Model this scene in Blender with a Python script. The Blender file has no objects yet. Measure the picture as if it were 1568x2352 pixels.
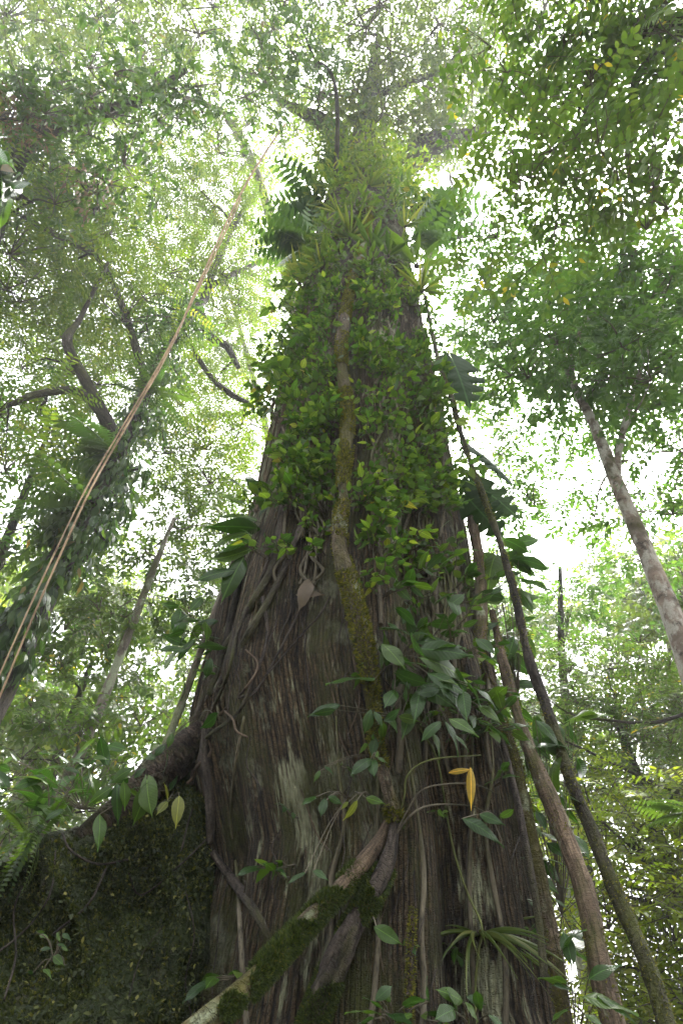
import bpy, math, random
import numpy as np
from mathutils import Vector, Matrix

rng = np.random.default_rng(11)
random.seed(11)
scene = bpy.context.scene
COL = scene.collection

# ------------------------------------------------------------------ camera
F = 1307.0                       # focal length in units of a 1568 x 2352 frame
PITCH = math.radians(46.6)
CAM = np.array([0.0, 0.0, 1.5])
cam_data = bpy.data.cameras.new('camera')
cam_data.sensor_fit = 'VERTICAL'
cam_data.sensor_height = 36.0
cam_data.lens = 36.0 * F / 2352.0
cam_data.clip_start = 0.05
cam_data.clip_end = 500.0
cam = bpy.data.objects.new('camera', cam_data)
cam.location = CAM
cam.rotation_euler = (math.pi / 2 + PITCH, 0, 0)
COL.objects.link(cam)
scene.camera = cam

# ------------------------------------------------------------------ sky, sun, exposure
SUN_EL, SUN_AZ = math.radians(62), math.radians(35)      # azimuth from +Y towards +X
world = bpy.data.worlds.new('World')
scene.world = world
world.use_nodes = True
wn, wl = world.node_tree.nodes, world.node_tree.links
wn.clear()
w_out = wn.new('ShaderNodeOutputWorld')
w_bg = wn.new('ShaderNodeBackground')
w_sky = wn.new('ShaderNodeTexSky')
w_sky.sky_type = 'NISHITA'
w_sky.sun_disc = False
w_sky.sun_elevation = SUN_EL
w_sky.sun_rotation = SUN_AZ
w_sky.dust_density = 6.0
w_hs = wn.new('ShaderNodeHueSaturation')                 # overcast: the blue is veiled
w_hs.inputs['Saturation'].default_value = 0.12
wl.new(w_sky.outputs['Color'], w_hs.inputs['Color'])
wl.new(w_hs.outputs['Color'], w_bg.inputs['Color'])
w_bg.inputs['Strength'].default_value = 0.15
wl.new(w_bg.outputs['Background'], w_out.inputs['Surface'])

sun_data = bpy.data.lights.new('sun', 'SUN')
sun_data.energy = 1.4
sun_data.angle = math.radians(14)
sun_data.color = (1.0, 0.96, 0.88)
sun = bpy.data.objects.new('sun', sun_data)
sd = Vector((math.sin(SUN_AZ) * math.cos(SUN_EL), math.cos(SUN_AZ) * math.cos(SUN_EL), math.sin(SUN_EL)))
sun.rotation_euler = (-sd).to_track_quat('-Z', 'Y').to_euler()
sun.location = (0, 0, 60)
COL.objects.link(sun)

scene.view_settings.view_transform = 'Standard'
scene.view_settings.look = 'None'
scene.view_settings.gamma = 1.0
scene.view_settings.use_curve_mapping = False
scene.view_settings.exposure = 3.08
scene.render.film_transparent = False
scene.cycles.use_denoising = True
try:
    scene.cycles.denoiser = 'OPENIMAGEDENOISE'
    scene.cycles.denoising_input_passes = 'RGB_ALBEDO_NORMAL'
    scene.cycles.denoising_prefilter = 'ACCURATE'
except Exception:
    pass
scene.cycles.max_bounces = 8
scene.cycles.diffuse_bounces = 4
scene.cycles.glossy_bounces = 2
scene.cycles.transmission_bounces = 6
scene.cycles.sample_clamp_indirect = 6.0

# ------------------------------------------------------------------ view geometry helpers
FWD = np.array([0, math.cos(PITCH), math.sin(PITCH)])
UPV = np.array([0, -math.sin(PITCH), math.cos(PITCH)])
RGT = np.array([1.0, 0, 0])

def ray(px, py):
    return FWD + (px - 784.0) / F * RGT + (1176.0 - py) / F * UPV
def at_d(px, py, d):
    return CAM + ray(px, py) * d
def at_y(px, py, y):
    r = ray(px, py)
    return CAM + r * (y / r[1])
def at_h(px, py, h):                      # at a horizontal distance from the viewer
    r = ray(px, py)
    return CAM + r * (h / math.hypot(r[0], r[1]))
def at_z(px, py, z):
    r = ray(px, py)
    return CAM + r * ((z - CAM[2]) / r[2])
def to_px(p):
    q = np.asarray(p) - CAM
    d = q @ FWD
    d = np.where(np.abs(d) < 1e-6, 1e-6, d)
    return 784 + F * (q @ RGT) / d, 1176 - F * (q @ UPV) / d, d

# ------------------------------------------------------------------ numeric helpers
def vnoise(p, seed=0):
    p = np.asarray(p, float)
    i = np.floor(p).astype(np.int64)
    f = p - i
    f = f * f * (3 - 2 * f)
    def h(a, b, c):
        n = (a * 374761393 + b * 668265263 + c * 2147483647 + seed * 144665) & 0xFFFFFFFF
        n = ((n ^ (n >> 13)) * 1274126177) & 0xFFFFFFFF
        n = (n ^ (n >> 16)) & 0xFFFF
        return n / 65535.0
    x, y, z = i[..., 0], i[..., 1], i[..., 2]
    fx, fy, fz = f[..., 0], f[..., 1], f[..., 2]
    def lerp(a, b, t):
        return a + (b - a) * t
    x00 = lerp(h(x, y, z), h(x + 1, y, z), fx); x10 = lerp(h(x, y + 1, z), h(x + 1, y + 1, z), fx)
    x01 = lerp(h(x, y, z + 1), h(x + 1, y, z + 1), fx); x11 = lerp(h(x, y + 1, z + 1), h(x + 1, y + 1, z + 1), fx)
    return lerp(lerp(x00, x10, fy), lerp(x01, x11, fy), fz) * 2 - 1
def fbm(p, octs=3, seed=0):
    p = np.asarray(p, float)
    s, a = 0, 1.0
    for k in range(octs):
        s = s + a * vnoise(p * 2 ** k, seed + k)
        a *= 0.5
    return s
def unit(v):
    v = np.asarray(v, float)
    return v / np.maximum(np.linalg.norm(v, axis=-1, keepdims=True), 1e-9)
def frames(d, n):
    """rotation matrices whose columns are x, y=d, z~n"""
    y = unit(d)
    x = unit(np.cross(y, n))
    z = np.cross(x, y)
    return np.stack([x, y, z], axis=-1)
def spline(pts, n):
    """Catmull-Rom through pts (any width), resampled to n points"""
    P = np.asarray(pts, float)
    if len(P) == 2:
        t = np.linspace(0, 1, n)[:, None]
        return P[0] * (1 - t) + P[1] * t
    Q = np.vstack([2 * P[0] - P[1], P, 2 * P[-1] - P[-2]])
    seg = np.linalg.norm(np.diff(P[:, :3], axis=0), axis=1)
    cum = np.concatenate([[0], np.cumsum(seg)])
    s = np.linspace(0, cum[-1], n)
    k = np.clip(np.searchsorted(cum, s, 'right') - 1, 0, len(seg) - 1)
    t = ((s - cum[k]) / np.maximum(seg[k], 1e-9))[:, None]
    a, b, c, d = Q[k], Q[k + 1], Q[k + 2], Q[k + 3]
    return 0.5 * (2 * b + (c - a) * t + (2 * a - 5 * b + 4 * c - d) * t ** 2 + (3 * b - a - 3 * c + d) * t ** 3)

# ------------------------------------------------------------------ mesh helpers
def mesh_np(name, V, faces, mat, attrs=None, smooth=True):
    """faces: list of int arrays (m, k) with k = 3 or 4"""
    me = bpy.data.meshes.new(name)
    V = np.asarray(V, np.float32)
    faces = [np.asarray(f, np.int32) for f in faces if len(f)]
    me.vertices.add(len(V))
    me.vertices.foreach_set('co', V.ravel())
    loops = np.concatenate([f.ravel() for f in faces])
    tot = np.concatenate([np.full(len(f), f.shape[1], np.int32) for f in faces])
    me.loops.add(len(loops))
    me.loops.foreach_set('vertex_index', loops)
    me.polygons.add(len(tot))
    me.polygons.foreach_set('loop_start', np.concatenate([[0], np.cumsum(tot)[:-1]]).astype(np.int32))
    if smooth:
        me.polygons.foreach_set('use_smooth', np.ones(len(tot), bool))
    for k, a in (attrs or {}).items():
        a = np.asarray(a, np.float32)
        t = me.attributes.new(k, 'FLOAT' if a.ndim == 1 else 'FLOAT_VECTOR', 'POINT')
        t.data.foreach_set('value' if a.ndim == 1 else 'vector', a.ravel())
    me.update(calc_edges=True)
    me.materials.append(mat)
    return me
def link(name, me, parent=None, loc=None):
    o = bpy.data.objects.new(name, me)
    COL.objects.link(o)
    if loc is not None:
        o.location = loc
    if parent is not None:
        o.parent = parent
    return o
def tag(o, label=None, cat=None, group=None, kind=None):
    for k, v in (('label', label), ('category', cat), ('group', group), ('kind', kind)):
        if v:
            o[k] = v
    return o
def thing(name, label, cat, loc=(0, 0, 0), group=None):
    o = bpy.data.objects.new(name, None)
    o.empty_display_size = 0.2
    COL.objects.link(o)
    o.location = [float(c) for c in loc]
    return tag(o, label, cat, group)

def tube_arrays(path, radii, sides=8, rough=0.0, rscale=6.0, seed=0, caps=True):
    path = np.asarray(path, float)
    n = len(path)
    T = unit(np.gradient(path, axis=0))
    a = np.cross(T[0], [0.3, 0.9, 0.2]); a = a / np.linalg.norm(a)
    A = np.zeros_like(T)
    for i in range(n):
        a = a - T[i] * (a @ T[i]); a = a / max(np.linalg.norm(a), 1e-9)
        A[i] = a
    B = np.cross(T, A)
    th = np.linspace(0, 2 * math.pi, sides, endpoint=False)
    radii = np.broadcast_to(np.asarray(radii, float), (n,))
    s = np.concatenate([[0], np.cumsum(np.linalg.norm(np.diff(path, axis=0), axis=1))])
    c, sn = np.cos(th), np.sin(th)
    loc = np.stack([c[None] * radii[:, None], sn[None] * radii[:, None], np.broadcast_to(s[:, None], (n, sides))], -1)
    R = radii[:, None] * np.ones((1, sides))
    if rough:
        R = R * (1 + rough * fbm(loc * np.array([rscale, rscale, rscale * .5]) + seed * 7.3, 3, seed))
    V = path[:, None] + A[:, None] * (c[None] * R)[..., None] + B[:, None] * (sn[None] * R)[..., None]
    i, j = np.meshgrid(np.arange(n - 1), np.arange(sides), indexing='ij')
    j2 = (j + 1) % sides
    Q = np.stack([i * sides + j, i * sides + j2, (i + 1) * sides + j2, (i + 1) * sides + j], -1).reshape(-1, 4)
    V = V.reshape(-1, 3); loc = loc.reshape(-1, 3)
    tris = np.zeros((0, 3), int)
    if caps:
        k = len(V)
        V = np.vstack([V, path[0], path[-1]]); loc = np.vstack([loc, [0, 0, s[0]], [0, 0, s[-1]]])
        jj = np.arange(sides); jn = (jj + 1) % sides
        e = (n - 1) * sides
        tris = np.vstack([np.stack([np.full(sides, k), jn, jj], -1), np.stack([np.full(sides, k + 1), e + jj, e + jn], -1)])
    return V, Q, tris, loc
def join(parts):
    """[(V, Q, T, loc), ...] -> one set"""
    Vs, Qs, Ts, Ls, k = [], [], [], [], 0
    for V, Q, T, L in parts:
        Vs.append(V); Qs.append(Q + k); Ts.append(T + k); Ls.append(L); k += len(V)
    return np.vstack(Vs), np.vstack(Qs), np.vstack(Ts), np.vstack(Ls)
def tube(name, pts, radii, mat, parent=None, n=None, sides=8, rough=0.0, rscale=6.0, seed=0, caps=True):
    """pts (k,3), radii (k,) control values"""
    P = np.column_stack([np.asarray(pts, float), np.broadcast_to(np.asarray(radii, float), (len(pts),))])
    L = np.linalg.norm(np.diff(P[:, :3], axis=0), axis=1).sum()
    n = n or int(np.clip(L / 0.12, 6, 260))
    S = spline(P, n)
    V, Q, T, loc = tube_arrays(S[:, :3], np.maximum(S[:, 3], 0.001), sides, rough, rscale, seed, caps)
    o0 = np.array(parent.location) if parent is not None else 0
    me = mesh_np(name, V - o0, [Q, T], mat, {'tube': loc})
    return link(name, me, parent), S

# ------------------------------------------------------------------ materials
def new_mat(name):
    m = bpy.data.materials.new(name)
    m.use_nodes = True
    nt = m.node_tree
    nt.nodes.clear()
    return m, nt.nodes, nt.links
def ramp(N, stops):
    r = N.new('ShaderNodeValToRGB')
    e = r.color_ramp.elements
    e[0].position, e[0].color = stops[0][0], (*stops[0][1], 1)
    e[1].position, e[1].color = stops[-1][0], (*stops[-1][1], 1)
    for p, c in stops[1:-1]:
        x = e.new(p); x.color = (*c, 1)
    return r
def g(v):
    return (v, v, v)

def leaf_mat(name, stops, rough=0.42, trans=0.5, tint=(1.85, 1.95, 0.75), src='rnd', veins=False, spec=0.5):
    m, N, L = new_mat(name)
    out = N.new('ShaderNodeOutputMaterial')
    if src == 'rnd':
        s = N.new('ShaderNodeAttribute'); s.attribute_name = 'rnd'; fac = s.outputs['Fac']
    else:
        s = N.new('ShaderNodeObjectInfo'); fac = s.outputs['Random']
    r = ramp(N, stops)
    L.new(fac, r.inputs['Fac'])
    tc = N.new('ShaderNodeTexCoord')
    no = N.new('ShaderNodeTexNoise'); no.inputs['Scale'].default_value = 9.0; no.inputs['Detail'].default_value = 3
    L.new(tc.outputs['Object'], no.inputs['Vector'])
    mr = N.new('ShaderNodeMapRange'); mr.inputs['To Min'].default_value = 0.72; mr.inputs['To Max'].default_value = 1.28
    L.new(no.outputs['Fac'], mr.inputs['Value'])
    mul = N.new('ShaderNodeMix'); mul.data_type = 'RGBA'; mul.blend_type = 'MULTIPLY'; mul.inputs['Factor'].default_value = 1
    L.new(r.outputs['Color'], mul.inputs['A']); L.new(mr.outputs['Result'], mul.inputs['B'])
    col = mul.outputs['Result']
    b = N.new('ShaderNodeBsdfPrincipled')
    b.inputs['Roughness'].default_value = rough
    b.inputs['Specular IOR Level'].default_value = spec
    L.new(col, b.inputs['Base Color'])
    if veins:
        sx = N.new('ShaderNodeSeparateXYZ')
        at = N.new('ShaderNodeAttribute'); at.attribute_name = 'luv'
        L.new(at.outputs['Vector'], sx.inputs['Vector'])
        ab = N.new('ShaderNodeMath'); ab.operation = 'ABSOLUTE'; L.new(sx.outputs['X'], ab.inputs[0])
        rb_ = N.new('ShaderNodeMapRange'); rb_.inputs['From Min'].default_value = .004; rb_.inputs['From Max'].default_value = .018
        rb_.inputs['To Min'].default_value = 2.2; rb_.inputs['To Max'].default_value = 1.0
        L.new(ab.outputs[0], rb_.inputs['Value'])
        mm_ = N.new('ShaderNodeMix'); mm_.data_type = 'RGBA'; mm_.blend_type = 'MULTIPLY'; mm_.inputs['Factor'].default_value = 1
        L.new(col, mm_.inputs['A']); L.new(rb_.outputs[0], mm_.inputs['B']); col = mm_.outputs['Result']
        sp = N.new('ShaderNodeTexNoise'); sp.inputs['Scale'].default_value = 7.0; sp.inputs['Detail'].default_value = 6; sp.inputs['Roughness'].default_value = .7
        oi = N.new('ShaderNodeObjectInfo'); va = N.new('ShaderNodeVectorMath'); va.operation = 'ADD'
        L.new(tc.outputs['Object'], va.inputs[0]); L.new(oi.outputs['Location'], va.inputs[1]); L.new(va.outputs[0], sp.inputs['Vector'])
        sr = N.new('ShaderNodeMapRange'); sr.inputs['From Min'].default_value = .66; sr.inputs['From Max'].default_value = .72
        L.new(sp.outputs['Fac'], sr.inputs['Value'])
        bm_ = N.new('ShaderNodeMix'); bm_.data_type = 'RGBA'; L.new(sr.outputs[0], bm_.inputs['Factor']); L.new(col, bm_.inputs['A']); bm_.inputs['B'].default_value = (.09, .065, .025, 1)
        col = bm_.outputs['Result']; L.new(col, b.inputs['Base Color'])
        ad = N.new('ShaderNodeMath'); ad.operation = 'MULTIPLY_ADD'
        L.new(ab.outputs[0], ad.inputs[0]); ad.inputs[1].default_value = -0.9; L.new(sx.outputs['Y'], ad.inputs[2])
        sn = N.new('ShaderNodeMath'); sn.operation = 'SINE'
        m2 = N.new('ShaderNodeMath'); m2.operation = 'MULTIPLY'; m2.inputs[1].default_value = 75.0
        L.new(ad.outputs[0], m2.inputs[0]); L.new(m2.outputs[0], sn.inputs[0])
        bp = N.new('ShaderNodeBump'); bp.inputs['Strength'].default_value = 0.14; bp.inputs['Distance'].default_value = 0.008
        L.new(sn.outputs[0], bp.inputs['Height']); L.new(bp.outputs['Normal'], b.inputs['Normal'])
    tr = N.new('ShaderNodeBsdfTranslucent')
    tm = N.new('ShaderNodeMix'); tm.data_type = 'RGBA'; tm.blend_type = 'MULTIPLY'; tm.inputs['Factor'].default_value = 1
    L.new(col, tm.inputs['A']); tm.inputs['B'].default_value = (*tint, 1)
    L.new(tm.outputs['Result'], tr.inputs['Color'])
    mx = N.new('ShaderNodeMixShader'); mx.inputs['Fac'].default_value = trans
    L.new(b.outputs[0], mx.inputs[1]); L.new(tr.outputs[0], mx.inputs[2])
    L.new(mx.outputs[0], out.inputs['Surface'])
    return m

def bark_mat(name, base, dark, pale, stretch=0.1, scale=14.0, moss=0.0, moss_col=(0.055, 0.06, 0.014), lichen=0.0, rings=0.0,
             bump=0.6, rough=0.85, fiss=0.0, fscale=9.0, zones=False, lichen_col=(0.26, 0.29, 0.20), dist=0.02, lich_scale=1.4):
    m, N, L = new_mat(name)
    out = N.new('ShaderNodeOutputMaterial')
    b = N.new('ShaderNodeBsdfPrincipled'); b.inputs['Roughness'].default_value = rough
    b.inputs['Specular IOR Level'].default_value = 0.3
    L.new(b.outputs[0], out.inputs['Surface'])
    at = N.new('ShaderNodeAttribute'); at.attribute_name = 'tube'
    mp = N.new('ShaderNodeMapping'); mp.inputs['Scale'].default_value = (1, 1, stretch)
    L.new(at.outputs['Vector'], mp.inputs['Vector'])
    n1 = N.new('ShaderNodeTexNoise'); n1.inputs['Scale'].default_value = scale; n1.inputs['Detail'].default_value = 7; n1.inputs['Roughness'].default_value = 0.65
    L.new(mp.outputs[0], n1.inputs['Vector'])
    n2 = N.new('ShaderNodeTexNoise'); n2.inputs['Scale'].default_value = scale * 3.2; n2.inputs['Detail'].default_value = 5
    L.new(mp.outputs[0], n2.inputs['Vector'])
    n3 = N.new('ShaderNodeTexNoise'); n3.inputs['Scale'].default_value = 60.0; n3.inputs['Detail'].default_value = 4; n3.inputs['Roughness'].default_value = .7
    L.new(at.outputs['Vector'], n3.inputs['Vector'])
    nb = N.new('ShaderNodeTexNoise'); nb.inputs['Scale'].default_value = 1.7; nb.inputs['Detail'].default_value = 5
    L.new(at.outputs['Vector'], nb.inputs['Vector'])
    ad = N.new('ShaderNodeMath'); ad.operation = 'MULTIPLY_ADD'; ad.inputs[1].default_value = 0.5
    L.new(n2.outputs['Fac'], ad.inputs[0]); L.new(n1.outputs['Fac'], ad.inputs[2])
    ad2 = N.new('ShaderNodeMath'); ad2.operation = 'MULTIPLY_ADD'; ad2.inputs[1].default_value = 0.35
    L.new(n3.outputs['Fac'], ad2.inputs[0]); L.new(ad.outputs[0], ad2.inputs[2])
    h = ad2.outputs[0]
    r = ramp(N, [(0.0, dark), (0.47, dark), (0.56, base), (0.62, base), (0.74, pale), (1.0, pale)])
    sc = N.new('ShaderNodeMath'); sc.operation = 'MULTIPLY'; sc.inputs[1].default_value = 0.63
    L.new(h, sc.inputs[0]); L.new(sc.outputs[0], r.inputs['Fac'])
    col = r.outputs['Color']
    if fiss:
        wob = N.new('ShaderNodeTexNoise'); wob.inputs['Scale'].default_value = fscale; wob.inputs['Detail'].default_value = 6; wob.inputs['Roughness'].default_value = .55
        fm = N.new('ShaderNodeMapping'); fm.inputs['Scale'].default_value = (1, 1, stretch * .9); fm.inputs['Location'].default_value = (5, 2, 1)
        L.new(at.outputs['Vector'], fm.inputs['Vector']); L.new(fm.outputs[0], wob.inputs['Vector'])
        tick = N.new('ShaderNodeTexNoise'); tick.inputs['Scale'].default_value = fscale * 2.4; tick.inputs['Detail'].default_value = 3
        tm2 = N.new('ShaderNodeMapping'); tm2.inputs['Scale'].default_value = (.55, .55, 1.2)
        L.new(at.outputs['Vector'], tm2.inputs['Vector']); L.new(tm2.outputs[0], tick.inputs['Vector'])
        def ridge(sock, k):
            a1 = N.new('ShaderNodeMath'); a1.operation = 'SUBTRACT'; a1.inputs[1].default_value = .5; L.new(sock, a1.inputs[0])
            a2 = N.new('ShaderNodeMath'); a2.operation = 'ABSOLUTE'; L.new(a1.outputs[0], a2.inputs[0])
            a3 = N.new('ShaderNodeMapRange'); a3.inputs['From Max'].default_value = k; L.new(a2.outputs[0], a3.inputs['Value'])
            return a3.outputs[0]
        f1_, f2_ = ridge(wob.outputs['Fac'], .05), ridge(tick.outputs['Fac'], .06)
        lo = N.new('ShaderNodeMapRange'); lo.inputs['To Min'].default_value = 1 - .9 * fiss; L.new(f1_, lo.inputs['Value'])
        lo2 = N.new('ShaderNodeMapRange'); lo2.inputs['To Min'].default_value = 1 - .6 * fiss; L.new(f2_, lo2.inputs['Value'])
        pr = N.new('ShaderNodeMath'); pr.operation = 'MULTIPLY'; L.new(lo.outputs[0], pr.inputs[0]); L.new(lo2.outputs[0], pr.inputs[1])
        if zones:                                     # fine upright cords of the bark, broken here and there
            sx = N.new('ShaderNodeSeparateXYZ'); L.new(at.outputs['Vector'], sx.inputs[0])
            an = N.new('ShaderNodeMath'); an.operation = 'ARCTAN2'; L.new(sx.outputs['Y'], an.inputs[0]); L.new(sx.outputs['X'], an.inputs[1])
            wn_ = N.new('ShaderNodeTexNoise'); wn_.inputs['Scale'].default_value = 3.0; wn_.inputs['Detail'].default_value = 4
            wm = N.new('ShaderNodeMapping'); wm.inputs['Scale'].default_value = (1, 1, .5); L.new(at.outputs['Vector'], wm.inputs['Vector']); L.new(wm.outputs[0], wn_.inputs['Vector'])
            w1 = N.new('ShaderNodeMath'); w1.operation = 'MULTIPLY'; w1.inputs[1].default_value = 14.0; L.new(wn_.outputs['Fac'], w1.inputs[0])
            w2 = N.new('ShaderNodeMath'); w2.operation = 'MULTIPLY_ADD'; w2.inputs[1].default_value = 270.0; L.new(an.outputs[0], w2.inputs[0]); L.new(w1.outputs[0], w2.inputs[2])
            w3 = N.new('ShaderNodeMath'); w3.operation = 'SINE'; L.new(w2.outputs[0], w3.inputs[0])
            w4 = N.new('ShaderNodeMath'); w4.operation = 'MULTIPLY_ADD'; w4.inputs[1].default_value = 1.5; w4.inputs[2].default_value = -.75; L.new(n2.outputs['Fac'], w4.inputs[0])
            w5 = N.new('ShaderNodeMath'); w5.operation = 'ADD'; L.new(w3.outputs[0], w5.inputs[0]); L.new(w4.outputs[0], w5.inputs[1])
            w6 = N.new('ShaderNodeMapRange'); w6.inputs['From Min'].default_value = -.95; w6.inputs['From Max'].default_value = -.1; w6.inputs['To Min'].default_value = .3
            L.new(w5.outputs[0], w6.inputs['Value'])
            w7 = N.new('ShaderNodeMath'); w7.operation = 'MULTIPLY'; L.new(pr.outputs[0], w7.inputs[0]); L.new(w6.outputs[0], w7.inputs[1]); pr = w7
        mf = N.new('ShaderNodeMix'); mf.data_type = 'RGBA'; mf.blend_type = 'MULTIPLY'; mf.inputs['Factor'].default_value = 1
        L.new(col, mf.inputs['A']); L.new(pr.outputs[0], mf.inputs['B']); col = mf.outputs['Result']
        hs = N.new('ShaderNodeMath'); hs.operation = 'MULTIPLY_ADD'; hs.inputs[1].default_value = .9
        L.new(pr.outputs[0], hs.inputs[0]); L.new(h, hs.inputs[2]); h = hs.outputs[0]
    # broad tonal drift
    dr = N.new('ShaderNodeMapRange'); dr.inputs['From Min'].default_value = .3; dr.inputs['From Max'].default_value = .7
    dr.inputs['To Min'].default_value = 0.4; dr.inputs['To Max'].default_value = 1.6
    L.new(nb.outputs['Fac'], dr.inputs['Value'])
    mm = N.new('ShaderNodeMix'); mm.data_type = 'RGBA'; mm.blend_type = 'MULTIPLY'; mm.inputs['Factor'].default_value = 1
    L.new(col, mm.inputs['A']); L.new(dr.outputs[0], mm.inputs['B']); col = mm.outputs['Result']
    height = h
    if rings:
        wv = N.new('ShaderNodeTexWave'); wv.bands_direction = 'Z'; wv.inputs['Scale'].default_value = rings
        wv.inputs['Distortion'].default_value = 6.0; wv.inputs['Detail'].default_value = 4
        L.new(at.outputs['Vector'], wv.inputs['Vector'])
        hm = N.new('ShaderNodeMath'); hm.operation = 'MULTIPLY_ADD'; hm.inputs[1].default_value = 0.22
        L.new(wv.outputs['Fac'], hm.inputs[0]); L.new(height, hm.inputs[2]); height = hm.outputs[0]
        wr = N.new('ShaderNodeMapRange'); wr.inputs['To Min'].default_value = 0.62; wr.inputs['To Max'].default_value = 1.15
        L.new(wv.outputs['Fac'], wr.inputs['Value'])
        m4 = N.new('ShaderNodeMix'); m4.data_type = 'RGBA'; m4.blend_type = 'MULTIPLY'; m4.inputs['Factor'].default_value = .45
        L.new(col, m4.inputs['A']); L.new(wr.outputs[0], m4.inputs['B']); col = m4.outputs['Result']
    def patch(col, amount, colour, scale, seed, width=0.08, fine=0.3):
        n = N.new('ShaderNodeTexNoise'); n.inputs['Scale'].default_value = scale; n.inputs['Detail'].default_value = 8; n.inputs['Roughness'].default_value = .68
        mo = N.new('ShaderNodeMapping'); mo.inputs['Location'].default_value = (seed, seed * 2.1, -seed); mo.inputs['Scale'].default_value = (1, 1, .55)
        L.new(at.outputs['Vector'], mo.inputs['Vector']); L.new(mo.outputs[0], n.inputs['Vector'])
        r2 = N.new('ShaderNodeMapRange')
        t = 0.72 - 0.45 * amount
        r2.inputs['From Min'].default_value = t - width; r2.inputs['From Max'].default_value = t + width
        L.new(n.outputs['Fac'], r2.inputs['Value'])
        cm = N.new('ShaderNodeMix'); cm.data_type = 'RGBA'
        L.new(r2.outputs[0], cm.inputs['Factor']); L.new(col, cm.inputs['A'])
        cv = N.new('ShaderNodeMix'); cv.data_type = 'RGBA'; cv.blend_type = 'MULTIPLY'; cv.inputs['Factor'].default_value = 1
        vr = N.new('ShaderNodeMapRange'); vr.inputs['To Min'].default_value = .35; vr.inputs['To Max'].default_value = 1.65
        L.new(n3.outputs['Fac'], vr.inputs['Value']); L.new(vr.outputs[0], cv.inputs['B']); cv.inputs['A'].default_value = (*colour, 1)
        L.new(cv.outputs['Result'], cm.inputs['B'])
        return cm.outputs['Result']
    if lichen:
        col = patch(col, lichen, lichen_col, lich_scale, 3.7, .03)
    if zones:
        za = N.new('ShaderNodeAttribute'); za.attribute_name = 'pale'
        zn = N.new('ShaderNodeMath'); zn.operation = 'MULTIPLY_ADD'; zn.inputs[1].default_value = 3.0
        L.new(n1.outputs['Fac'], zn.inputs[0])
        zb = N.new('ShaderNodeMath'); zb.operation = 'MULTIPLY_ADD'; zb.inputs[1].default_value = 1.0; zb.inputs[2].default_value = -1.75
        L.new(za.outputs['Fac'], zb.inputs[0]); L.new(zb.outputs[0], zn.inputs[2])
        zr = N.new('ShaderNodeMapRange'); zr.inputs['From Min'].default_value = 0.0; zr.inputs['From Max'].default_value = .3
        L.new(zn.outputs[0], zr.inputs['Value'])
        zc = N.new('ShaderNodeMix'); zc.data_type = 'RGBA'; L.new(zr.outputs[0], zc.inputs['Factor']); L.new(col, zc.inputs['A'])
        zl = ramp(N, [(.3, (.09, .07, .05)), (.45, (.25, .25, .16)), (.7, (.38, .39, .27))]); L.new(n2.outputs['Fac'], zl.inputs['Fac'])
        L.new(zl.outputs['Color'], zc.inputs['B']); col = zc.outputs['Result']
    if moss:
        col = patch(col, moss, moss_col, 2.6, 9.1, .08)
    L.new(col, b.inputs['Base Color'])
    bp = N.new('ShaderNodeBump'); bp.inputs['Strength'].default_value = bump; bp.inputs['Distance'].default_value = dist
    L.new(height, bp.inputs['Height']); L.new(bp.outputs['Normal'], b.inputs['Normal'])
    return m

M = {}
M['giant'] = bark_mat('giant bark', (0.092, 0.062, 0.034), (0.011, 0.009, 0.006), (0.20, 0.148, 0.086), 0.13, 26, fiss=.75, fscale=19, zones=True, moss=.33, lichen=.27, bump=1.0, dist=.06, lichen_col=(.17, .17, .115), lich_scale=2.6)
M['buttress'] = bark_mat('buttress bark', (0.05, 0.042, 0.028), (0.008, 0.007, 0.006), (0.12, 0.10, 0.07), 0.6, 9, fiss=.9, fscale=6, moss=.7, moss_col=(.03, .042, .012), lichen=.18, bump=1.0, dist=.05)
M['ridge'] = bark_mat('ringed root bark', (0.085, 0.058, 0.045), (0.018, 0.013, 0.011), (0.17, 0.12, 0.095), 1.6, 8, fiss=.7, fscale=12, moss=.34, lichen=.25, rings=9.0, bump=1.0, dist=.04)
M['root'] = bark_mat('dark root bark', (0.07, 0.055, 0.047), (0.015, 0.012, 0.011), (0.17, 0.14, 0.12), 0.2, 20, fiss=.6, fscale=16, moss=.34, lichen=.25, bump=.8, lich_scale=3)
M['mossy'] = bark_mat('mossy vine bark', (0.11, 0.08, 0.055), (0.03, 0.022, 0.016), (0.2, 0.16, 0.12), 0.25, 20, moss=.5, moss_col=(0.075, 0.068, 0.016), fiss=.7, fscale=14, lichen=.3, bump=1, dist=.03, lich_scale=4)
M['tan'] = bark_mat('tan liana bark', (0.13, 0.092, 0.064), (0.04, 0.028, 0.02), (0.23, 0.17, 0.125), 0.12, 30, fiss=.6, fscale=22, moss=.3, lichen=.25, bump=.6, lich_scale=3)
M['darkbark'] = bark_mat('dark bark', (0.05, 0.04, 0.034), (0.012, 0.010, 0.009), (0.11, 0.09, 0.075), 0.25, 16, fiss=.6, fscale=14, moss=.36, lichen=.16, bump=.9, lich_scale=2.5)
M['pale'] = bark_mat('pale patchy bark', (0.2, 0.155, 0.13), (0.06, 0.048, 0.042), (0.31, 0.26, 0.23), 1.3, 6, moss=.22, lichen=.46, rings=2.2, bump=.5, lichen_col=(.36, .34, .31), lich_scale=4)
M['grey'] = bark_mat('grey bark', (0.15, 0.125, 0.105), (0.05, 0.042, 0.036), (0.26, 0.23, 0.2), 0.4, 14, moss=.35, lichen=.4, bump=.6, lich_scale=3)
M['twig'] = bark_mat('twig bark', (0.10, 0.085, 0.06), (0.03, 0.025, 0.02), (0.17, 0.15, 0.11), 0.3, 20, moss=.35, bump=.3)
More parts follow.
